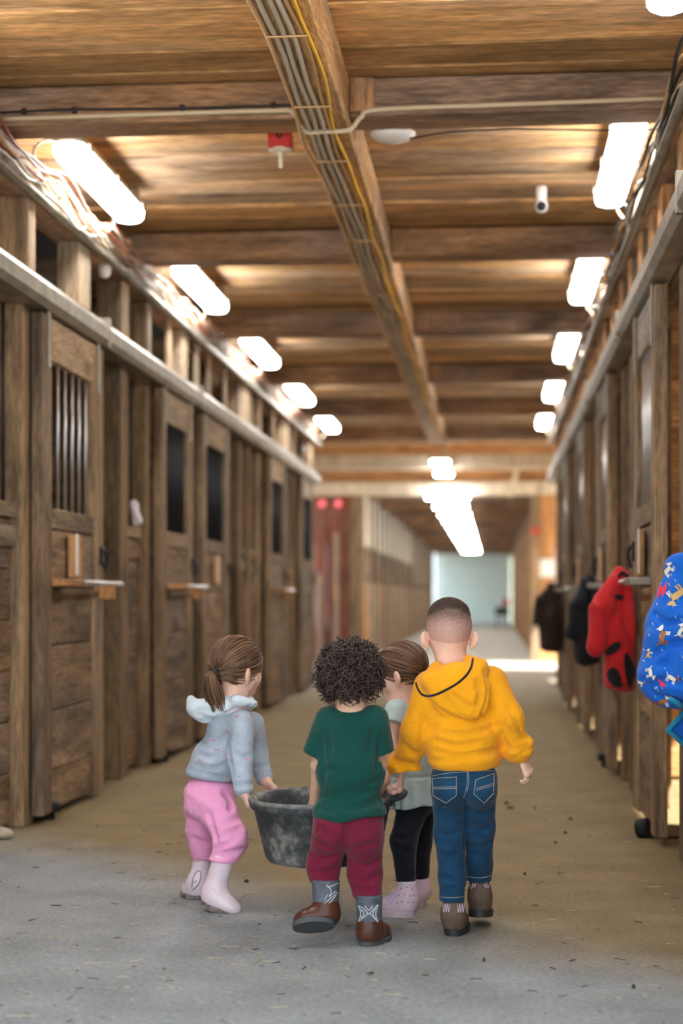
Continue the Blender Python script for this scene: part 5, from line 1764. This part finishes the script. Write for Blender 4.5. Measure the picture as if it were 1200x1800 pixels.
# ================================================================== girl in the pale shirt, behind the tub
def build_girl_teal():
    Yb = 5.98
    root = empty('person', (P(716, 1600, Yb)[0], Yb, 0), cat='person', group=PEOPLE_GROUP,
                 label='half-hidden child in pale teal shirt and black leggings behind the yellow hoodie')
    hc = P(704, 1178, 6.00)
    R = frame((-0.92, 0.32, -0.28))
    R2 = frame((-0.6, 0.8, 0))
    la = [P(694, 1254, 5.95), P(683, 1318, 5.90), P(677, 1372, 5.88)]
    ra = [P(728, 1252, 6.08), P(706, 1318, 6.10), P(676, 1372, 6.04)]
    l1 = [P(724, 1420, 5.96), P(709, 1478, 5.92), P(715, 1565, 5.90)]
    l2 = [P(742, 1420, 6.06), P(738, 1480, 6.06), P(739, 1560, 6.10)]
    body = [ell(P(712, 1262, 6.00), V3(.074, .074, .07)), ell(P(718, 1325, 6.00), V3(.076, .076, .08)), ell(P(726, 1400, 6.00), V3(.080, .080, .065))]
    arms = chain(la, [.027, .023, .018]) + chain(ra, [.027, .023, .018])
    legs = chain(l1, [.042, .032, .023]) + chain(l2, [.042, .031, .022])
    neck = [rc(hc + V3(.012, -.008, -.05), P(708, 1238, 6.00), .035, .045)]
    lh = (la[2], (-.25, -.05, -.5), (-.6, .3, .2), -1, (45, 55, 45))
    rh = (ra[2], (-.4, -.2, -.4), (-.4, -.3, .2), 1, (45, 55, 45))
    ph = hand_prims(*lh, sc=.93); pr = hand_prims(*rh, sc=.93)
    feet = [rc(l1[2], l1[2] + V3(-.03, .01, -.02), .016), rc(l2[2], l2[2] + V3(-.03, .02, -.02), .016)]
    allp = body + arms + legs + neck + feet + all_head(hc, R, .96) + sum(ph, []) + sum(pr, [])
    S = Sdf(allp, 0.0034, 0.03)
    S.add(body, 0.04); S.add(arms + legs + feet, 0.02); S.add(neck, 0.03)
    w = add_head(S, hc, R, .96)
    S.add(neck, 0.02)
    add_hand(S, *lh, sc=.93); add_hand(S, *rh, sc=.93)
    emit(S, 'body', 'skin_fair', root)
    eyes(w, R, root, .96)
    rnd = random.Random(8)
    cap, bv = shell_hair('hair', [ell(w(0, -.012, .018), V3(.0765, .0905, .083), R)], .01, [(w(0, .048, .02), R[1] - .75 * R[2]), (w(0, -.02, -.046), -R[2] - .15 * R[1])], 'hair_brown', root)
    tie = V3(-.01, -.104, -.045)
    strands('hair_strand', swept_hair(w, tie, rnd, 560), 0.0021, 'hair_brown', cap, 4)
    tw = Vector(w(*tie))
    paths = []
    for i in range(110):
        a = rnd.random() * 6.28; q = math.sqrt(rnd.random())
        d = Vector((math.cos(a), math.sin(a), 0)) * q
        e = tw + Vector((.012, -.012, -.085 + rnd.uniform(-.015, .02))) + d * .022
        paths.append(spline([tw + d * .010, tw + Vector((.014, -.010, -.02)) + d * .018, (tw + e) / 2 + Vector((.010, -.008, 0)) + d * .02, e], 4))
    strands('ponytail', paths, 0.0026, 'hair_brown', cap, 4)
    fly = []
    for i in range(26):
        p = V3(rnd.uniform(-.07, .03), rnd.uniform(-.05, .05), rnd.uniform(-.06, .09))
        v = unit((p - V3(0, -.01, .016)) / V3(.079, .094, .086)); s = V3(0, -.01, .016) + v * V3(.079, .094, .086)
        d = unit(v * .6 + V3(rnd.gauss(0, .5), rnd.gauss(0, .5), rnd.gauss(-.4, .5))); ln = rnd.uniform(.012, .03)
        fly.append(spline([Vector(w(*s)), Vector(w(*(s + d * ln * .5 + v * .004))), Vector(w(*(s + d * ln)))], 4))
    strands('flyaway_hair', fly, 0.0006, 'hair_brown', cap, 3)
    # ---- tunic with gathered skirt
    tp = [ell(P(712, 1262, 6.00), V3(.086, .086, .068)), ell(P(716, 1320, 6.00), V3(.088, .088, .085))]
    sl = chain([P(696, 1248, 5.935), P(691, 1272, 5.915)], [.040, .037]); sr = chain([P(728, 1250, 6.07), P(722, 1272, 6.09)], [.040, .037])
    sk = [rc(P(718, 1352, 6.00), P(722, 1425, 6.00), .090, .112)]
    S = Sdf(tp + sl + sr + sk, 0.0042, 0.03)
    S.add(sk, .01); S.add(tp, 0.03); S.add(sl + sr, 0.016)
    S.sub([ell(P(707, 1232, 6.00), V3(.045, .045, .025))], 0.01)
    cx, cy = P(720, 1390, 6.0)[0], 6.0
    X = S.ax[0][:, None, None]; Yg = S.ax[1][None, :, None]; Z = S.ax[2][None, None, :]
    ang = np.arctan2(Yg - cy, X - cx)
    z0 = P(718, 1362, 6.0)[2]
    S.D = (S.D + np.where(Z < z0, np.minimum((z0 - Z) / .05, 1), 0) * .005 * np.sin(ang * 17 + 3 * np.sin(ang * 3)) + .006 * np.exp(-((Z - z0) / .006) ** 2)).astype(np.float32)
    S.cut(P(720, 1416, 6.0), V3(.12, 0, -1), wave=lambda X, Y, Z: .003 * np.sin(X * 70))
    S.cut(P(690, 1272, 5.915), P(691, 1272, 5.915) - P(696, 1248, 5.935), near=.045)
    emit(S, 'tunic', 'shirt_teal', root)
    # ---- leggings
    hip = [ell(P(728, 1402, 6.00), V3(.088, .088, .066))]
    j1 = chain([P(724, 1425, 5.96), P(709, 1478, 5.92), P(714, 1560, 5.90)], [.054, .045, .032]); j2 = chain([P(742, 1422, 6.06), P(737, 1480, 6.06), P(739, 1550, 6.10)], [.054, .042, .030])
    S = Sdf(hip + j1 + j2, 0.0042, 0.03); S.add(hip, .03); S.add(j1, .02)
    S2 = Sdf(hip + j1 + j2, 0.0042, 0.03); S2.add(hip, .03); S2.add(j2, .02)
    S.D = np.minimum(S.D, S2.D)
    S.cut(P(714, 1560, 5.9), (0, 0, -1))
    carve(S, [[(696, 1470), (710, 1476), (724, 1468)], [(698, 1490), (712, 1494)], [(700, 1538), (714, 1542), (726, 1536)]], .009, .003, .01)
    emit(S, 'leggings', 'leggings_black', root)
    # ---- lilac lace-up boots
    he = P(727, 1612, 5.87); he[2] = 0
    b1, bb = boot(root, P(715, 1576, 5.895), he, he + V3(-.125, .035, 0), .036, .034, ('boot_lilac', 'boot_lilac_sole'), name='lace_up_boot', top=P(714, 1549, 5.90), sole_h=0.024)
    dots = [(705, 1562), (715, 1560), (724, 1563), (700, 1574), (711, 1573), (721, 1575), (706, 1585), (717, 1586), (726, 1586), (698, 1588), (727, 1574)]
    for x, y_ in dots:
        patch('dot', bb, circle(x, y_, 1.1, 1.3, 6), 'print_black', b1, .0006, 1)
    seam('laces', bb, [[(682, 1585), (688, 1576), (692, 1568)], [(684, 1590), (690, 1583), (695, 1574)], [(678, 1578), (686, 1572), (694, 1570)]], .0012, 'print_violet', b1, 4, .001)
    seam('scalloped_collar', bb, [[(695, 1550), (700, 1553), (706, 1551), (712, 1554), (718, 1552), (724, 1555), (728, 1553)]], .0018, 'print_white', b1, 4)
    he = P(745, 1590, 6.08); he[2] = 0
    b2, bb = boot(root, P(739, 1562, 6.10), he, he + V3(-.12, .05, 0), .034, .033, ('boot_lilac', 'boot_lilac_sole'), name='lace_up_boot', top=P(739, 1534, 6.10), sole_h=0.022)


build_girl_teal()


# ------------------------------------------------------------------ rubber tub
def tub_material():
    m, nt, b = _new('tub_rubber')
    N, L = nt.nodes, nt.links
    b.inputs['Roughness'].default_value = 0.75
    b.inputs['Specular IOR Level'].default_value = 0.3
    g = N.new('ShaderNodeNewGeometry')
    n = N.new('ShaderNodeTexNoise'); n.inputs['Scale'].default_value = 7.5; n.inputs['Detail'].default_value = 9; n.inputs['Roughness'].default_value = 0.72
    L.new(g.outputs['Position'], n.inputs['Vector'])
    r = N.new('ShaderNodeValToRGB')
    r.color_ramp.elements[0].position = 0.42; r.color_ramp.elements[0].color = (0.045, 0.050, 0.055, 1)
    r.color_ramp.elements[1].position = 0.62; r.color_ramp.elements[1].color = (0.38, 0.37, 0.33, 1)
    e = r.color_ramp.elements.new(0.51); e.color = (0.105, 0.11, 0.11, 1)
    L.new(n.outputs['Fac'], r.inputs['Fac']); L.new(r.outputs['Color'], b.inputs['Base Color'])
    bp = N.new('ShaderNodeBump'); bp.inputs['Strength'].default_value = 0.3; bp.inputs['Distance'].default_value = 0.004
    L.new(n.outputs['Fac'], bp.inputs['Height']); L.new(bp.outputs['Normal'], b.inputs['Normal'])


tub_material()
plain('tub_rim_rubber', (0.17, 0.17, 0.16), 0.8, noise=0.5, nscale=28, bump=0.3)
TC = Vector((-0.575, 5.79, 0.205))
t = empty('rubber_tub', TC, label='black dusty rubber tub carried between the children', cat='tub')
axis = Vector((-0.02, -0.02, 1)).normalized()
V, F = lathe_mesh([(0.165, 0.0), (0.187, 0.006), (0.197, 0.02), (0.233, 0.185), (0.245, 0.188), (0.248, 0.200), (0.246, 0.217), (0.232, 0.219), (0.226, 0.20), (0.186, 0.03), (0.17, 0.018), (0.02, 0.016)], TC, 56, axis)
obj('basin', V, F, 'tub_rubber', t, True)
q = Vector((0, 0, 1)).rotation_difference(axis)
rim = [TC + q @ Vector((0.243 * math.cos(a), 0.243 * math.sin(a), 0.214)) for a in [2 * math.pi * i / 56 for i in range(57)]]
tube('rim', rim, 0.0085, 'tub_rim_rubber', t, n=10)
for a0 in (0.0,):
    pts = []
    for k_ in range(9):
        u = -1 + 2 * k_ / 8
        a = a0 + u * 0.26
        out = 0.245 + 0.036 * (1 - u ** 4)
        pts.append(TC + q @ Vector((out * math.cos(a), out * math.sin(a), 0.214 + 0.012 * (1 - u * u))))
    tube('handle', spline(pts, 3), 0.013, 'tub_rubber', t, n=10)

# ------------------------------------------------------------------ coats on the blanket bars
cloth('coat_blue', (0.008, 0.125, 0.60), 0.08, bump=0.2)
cloth('coat_teal_edge', (0.015, 0.23, 0.40), 0.05)
cloth('coat_red', (0.52, 0.018, 0.022), 0.08)
cloth('coat_black', (0.010, 0.011, 0.014), 0.1)
cloth('coat_brown', (0.030, 0.018, 0.014), 0.2)
plain('dog_tan', (0.62, 0.40, 0.17), 0.8)
plain('dog_brown', (0.34, 0.13, 0.06), 0.8)
plain('dog_white', (0.78, 0.76, 0.70), 0.8)
plain('dog_red', (0.70, 0.04, 0.09), 0.8)
plain('dog_line', (0.02, 0.02, 0.03), 0.8)


def blue_coat():
    Yc = 6.2
    prims = [rc(P(1200, 1000, Yc), P(1188, 1110, Yc), .062, .100), rc(P(1188, 1110, Yc), P(1180, 1185, Yc - .02), .100, .112),
             rc(P(1215, 1010, Yc + .05), P(1225, 1180, Yc + .08), .07, .11), rc(P(1160, 1190, Yc - .03), P(1190, 1215, Yc - .05), .060, .062), rc(P(1228, 1100, Yc - .10), P(1236, 1200, Yc - .12), .06, .075)]
    S = Sdf(prims, .005, .03)
    S.add(prims, .05)
    S.cut(V3(XR - .085, 0, 0), (1, 0, 0))
    S.cut(P(1180, 1246, Yc), (0, 0, -1), wave=lambda X, Y, Z: .012 * np.sin(Y * 22 + X * 30))
    S.ripple(.005, (50, 42, 16), (20, 10, 22), 1.6)
    carve(S, [[(1150, 1150), (1165, 1138), (1182, 1132), (1200, 1130)], [(1178, 1135), (1180, 1165), (1172, 1200)], [(1145, 1205), (1165, 1196), (1200, 1202)], [(1160, 1165), (1172, 1172), (1180, 1196)], [(1150, 1080), (1170, 1096), (1195, 1090)], [(1172, 1010), (1168, 1060)], [(1130, 1196), (1150, 1222), (1200, 1236)]], .014, .012, .010)
    t = empty('raincoat', (P(1195, 1240, Yc)[0], Yc, 0.7), cat='coat', group='coats hung on the right doors',
              label='blue raincoat printed with dogs and raindrops, hanging at the right edge')
    o, b = emit(S, 'coat_body', 'coat_blue', t)
    # lower flap with teal binding
    fl = [P(1174, 1283, Yc - .06), P(1206, 1248, Yc - .04), P(1262, 1262, Yc + .05), P(1268, 1345, Yc + .08), P(1212, 1318, Yc - .02)]
    V, F = [], []
    for off in (0.0, 0.012):
        for p in fl: V.append(p + V3(0, off, 0))
    F = [[0, 1, 2, 3, 4], [9, 8, 7, 6, 5]] + [[i, i + 5, (i + 1) % 5 + 5, (i + 1) % 5] for i in range(5)]
    fo = obj('coat_flap', V, F, 'coat_blue', t)
    tube('binding', [fl[1], fl[0], fl[4], fl[3]], .012, 'coat_teal_edge', t, n=6)
    tube('binding', [P(1176, 1228, Yc - .13), P(1190, 1236, Yc - .13), P(1200, 1243, Yc - .12)], .010, 'coat_teal_edge', t, n=6)
    rnd = random.Random(4)

    def dog(cx, cy, s, rot, body, head, face):
        c, n_ = math.cos(rot), math.sin(rot)

        def T(pts): return [(cx + s * (x * c - y * n_), cy + s * (x * n_ + y * c)) for x, y in pts]
        out = T([(-11, -3), (-4, -5.5), (5, -5), (10, -4), (11, 2), (5, 4.5), (-5, 4), (-11, 4)])
        d = patch('dog_print', b, out, body, o, .0016, 3)
        if d is None: return
        for lx in (-10, -6, 6, 9.5):
            patch('dog_leg', b, T([(lx - 1.3, 3), (lx + 1.3, 3), (lx + 2.2, 10), (lx + 3.4, 11.5), (lx - .2, 11)]), face if lx > 0 else body, o, .0016, 2)
        patch('dog_head', b, T([(9, -8), (13, -10), (17, -7), (20, -4.5), (19, -2.5), (14, -2), (10, -3)]), head, o, .0020, 2)
        patch('dog_ear', b, T([(11, -9), (9, -13), (13, -10.5)]), face, o, .0022, 1)
        patch('dog_tail', b, T([(-10, -3), (-16, -8), (-17, -6.5), (-11, 0)]), body, o, .0016, 2)
        seam('dog_outline', b, [out + [out[0]]], .0006, 'dog_line', o, 2, .0018)

    dog(1190, 1045, 1.25, 2.5, 'dog_tan', 'dog_tan', 'dog_white')
    dog(1164, 1120, 1.05, -1.35, 'dog_brown', 'dog_white', 'dog_white')
    dog(1173, 1003, .8, -.9, 'dog_white', 'dog_white', 'dog_white')
    dog(1143, 1182, .7, 1.4, 'dog_white', 'dog_white', 'dog_white')
    dog(1180, 1192, .8, .5, 'dog_white', 'dog_brown', 'dog_white')
    dog(1163, 1235, .9, -.3, 'dog_brown', 'dog_white', 'dog_white')
    dog(1196, 1110, .75, -1.0, 'dog_white', 'dog_white', 'dog_white')
    dog(1125, 1200, .5, .4, 'dog_white', 'dog_brown', 'dog_white')
    dog(1140, 1150, .5, -1.2, 'dog_tan', 'dog_white', 'dog_white')
    dog(1225, 1080, 1.0, .3, 'dog_brown', 'dog_white', 'dog_white')
    dog(1230, 1150, 1.0, 2.0, 'dog_white', 'dog_tan', 'dog_white')
    patch('umbrella_print', b, [(1153, 1052), (1160, 1028), (1172, 1022), (1171, 1036), (1164, 1050)], 'dog_red', o, .0016, 3)
    patch('umbrella_print', b, [(1155, 1192), (1164, 1198), (1172, 1206), (1164, 1212), (1160, 1204)], 'dog_red', o, .0016, 2)
    drops = []
    for i in range(75):
        x, y_ = rnd.uniform(1125, 1245), rnd.uniform(970, 1242)
        drops.append([(x, y_), (x + .9, y_ + 2.0), (x + 1.8, y_ + 4.2)])
    seam('raindrop_print', b, drops, .0010, 'print_white', o, 1, .0004)


blue_coat()


def hung_coat(Yc, px, top, bot, mat, label, sl_dx, wide, mat2=None, extra=None):
    """a coat thrown over a bar end: collar, body and one sleeve"""
    k = Yc / 9.0
    prims = [rc(P(px, top + 12 / k, Yc), P(px + 4 / k, (top + bot) / 2, Yc), .055, wide), rc(P(px + 4 / k, (top + bot) / 2, Yc), P(px + 2 / k, bot - 22 / k, Yc), wide, wide * .85)]
    sl = [rc(P(px - 4 / k, top + 20 / k, Yc - .02), P(px + sl_dx / k, top + 60 / k, Yc - .05), .050, .062), rc(P(px + sl_dx / k, top + 60 / k, Yc - .05), P(px + (sl_dx - 14) / k, top + 125 / k, Yc - .06), .062, .050)]
    S = Sdf(prims + sl, .007, .03)
    S.add(prims, .05); S.add(sl, .02)
    S.ripple(.007, (62, 40, 10), (14, 10, 16), 1.7, Yc)
    S.cut(V3(XR - .082, 0, 0), (1, 0, 0))
    S.cut(P(px - 4, bot, Yc), (0, 0, -1), wave=lambda X, Y, Z: .015 * np.sin(X * 26 + Y * 14))
    t = empty('coat', (P(px, bot, Yc)[0], Yc, P(px, bot, Yc)[2]), cat='coat', group='coats hung on the right doors', label=label)
    o, b = emit(S, 'coat_body', mat, t)
    if extra: extra(b, o, t)
    return t


def red_extra(b, o, t):
    patch('dark_panel', b, circle(1078, 1140, 17, 8, 14, -.7), 'coat_black', o, .003, 4)
    patch('dark_panel', b, [(1066, 1186), (1070, 1176), (1078, 1172), (1086, 1178), (1092, 1190), (1096, 1204), (1088, 1209), (1078, 1206), (1070, 1198)], 'coat_black', o, .003, 4)
    patch('dark_panel', b, [(1097, 1150), (1102, 1146), (1108, 1158), (1114, 1172), (1118, 1188), (1119, 1203), (1110, 1207), (1101, 1204), (1098, 1185), (1096, 1165)], 'coat_black', o, .003, 4)
    patch('dark_panel', b, circle(1088, 1050, 9, 5, 12, .2), 'coat_black', o, .003, 3)
    p = Vector(P(1093, 1009, 8.5))
    tube('collar_loop', spline([p + Vector((-.02, 0, -.02)), p + Vector((0, -.01, .008)), p + Vector((.03, 0, -.015))], 5), .009, 'coat_black', t)


hung_coat(8.55, 1090, 1004, 1212, 'coat_red', 'red coat with black lower panels hung over the nearest right door bar', -28, .105, extra=red_extra)
hung_coat(11.4, 1034, 1016, 1168, 'coat_black', 'plain black coat hung on the second right door', -20, .12)
hung_coat(17.2, 970, 1026, 1145, 'coat_brown', 'dark brown coat hung farthest down the right row', -36, .15)
hung_coat(17.5, 986, 1030, 1140, 'coat_black', 'blackish coat hung just behind the farthest brown one', -4, .13)

# ------------------------------------------------------------------ straw and dirt on the floor
plain('straw', (0.52, 0.45, 0.30), 0.8)
plain('dirt_clod', (0.06, 0.045, 0.03), 0.95)
rnd = random.Random(21)
parts = []


def floor_pt(px, py):
    D = CAM_Z * FPX / (py - HORIZON)
    t_ = (px - 600) / FPX
    return Vector((D * (-_S + t_ * _C), D * (_C + t_ * _S), 0.003))


for ln in ([(388, 1664), (408, 1666), (421, 1666)], [(427, 1669), (447, 1675), (459, 1681), (452, 1690), (446, 1697)], [(485, 1554), (505, 1556), (521, 1556)], [(311, 1586), (330, 1592), (343, 1597)], [(147, 1694), (170, 1694), (187, 1694)], [(366, 1686), (390, 1686)],
           [(374, 1619), (384, 1624), (390, 1624)], [(475, 1772), (505, 1772)], [(0, 1497), (28, 1500)], [(425, 1578), (440, 1570)], [(1138, 1560), (1160, 1560)], [(228, 1628), (246, 1624)], [(405, 1698), (430, 1697)], [(745, 1687), (765, 1688)], [(10, 1788), (70, 1787)]):
    parts.append(tube_mesh(spline([floor_pt(*p) for p in ln], 4), 0.0014, 4))
for i in range(230):
    py = 1480 + 330 * rnd.random() ** 1.3
    px = rnd.uniform(-40, 1240) if rnd.random() < .4 else rnd.uniform(-40, 700)
    p = floor_pt(px, py); a = rnd.uniform(0, 6.28); l = rnd.uniform(.005, .022)
    if p.x > .68 or p.x < -2.15: continue
    d = Vector((math.cos(a), math.sin(a), 0)) * l
    parts.append(tube_mesh([p - d, p + Vector((rnd.gauss(0, .004), rnd.gauss(0, .004), .002)), p + d], rnd.uniform(.0006, .0014), 3))
V, F = merge(parts)
obj('straw', V, F, 'straw', None, kind='stuff', label='thin stalks of straw strewn over the floor', cat='straw')
parts = []
for i in range(210):
    py = 1380 + 420 * rnd.random() ** 1.2
    p = floor_pt(rnd.uniform(-40, 1240), py); a = rnd.uniform(0, 6.28); l = rnd.uniform(.003, .020)
    d = Vector((math.cos(a), math.sin(a), 0)) * l
    parts.append(tube_mesh([p - d, p + Vector((0, rnd.gauss(0, .005), .001)), p + d], rnd.uniform(.0008, .0018), 3))
for (px, py, w_) in ((897, 1421, .022), (890, 1413, .014), (1002, 1441, .012), (993, 1465, .010), (433, 1551, .010), (940, 1422, .008), (976, 1483, .007), (922, 1538, .006), (1113, 1737, .006), (850, 1690, .005)):
    c = floor_pt(px, py)
    parts.append(lathe_mesh([(w_, -.002), (w_ * .8, .005), (w_ * .3, .009)], c, 9))
V, F = merge(parts)
obj('dirt', V, F, 'dirt_clod', None, kind='stuff', label='dark crumbs of dirt scattered on the floor', cat='dirt')

# ------------------------------------------------------------------ small odds and ends
prims = [ell(P(237, 896, 10.55), V3(.030, .03, .055)), ell(P(241, 914, 10.55), V3(.034, .03, .040)), rc(P(233, 882, 10.55), P(238, 905, 10.55), .016, .026)]
S = Sdf(prims, .006, .03); S.add(prims, .02); S.ripple(.004, (80, 20, 60))
plain('rag_pink', (0.75, 0.66, 0.70), 0.9)
o, _b = emit(S, 'rag', 'rag_pink', None, label='pale pink rag draped over the low stall wall, left row', cat='rag')
for px, py, yy, lb in ((184, 474, 9.7, 'white lamp socket under the left wall plate, nearest'), (345, 608, 13.0, 'white lamp socket under the left wall plate, second'), (533, 790, 20.2, 'white lamp socket under the left wall plate, farthest')):
    q = Vector(P(px, py, yy))
    t = empty('lamp_socket', q, label=lb, cat='socket', group='lamp sockets under the left plate')
    V, F = lathe_mesh([(.010, -.05), (.030, -.035), (.038, 0), (.030, .03), (.020, .045)], q, 16)
    obj('cup', V, F, 'white_plastic', t, True)
    V, F = lathe_mesh([(.008, .04), (.008, max(.06, 3.03 - q.z))], q, 8)
    obj('cord', V, F, 'wire_black', t, True)
prims = [ell(P(4, 1472, 7.62) * V3(1, 1, 0) + V3(0, 0, .02), V3(.05, .06, .028))]
S = Sdf(prims, .006, .03); S.add(prims, .02); S.ripple(.006, (60, 50, 40), (30, 0, 0), 1)
plain('stone_tan', (0.50, 0.43, 0.32), 0.9, noise=.2, nscale=40)
o, _b = emit(S, 'stone', 'stone_tan', None, label='small tan stone on the floor against the left wall', cat='stone')
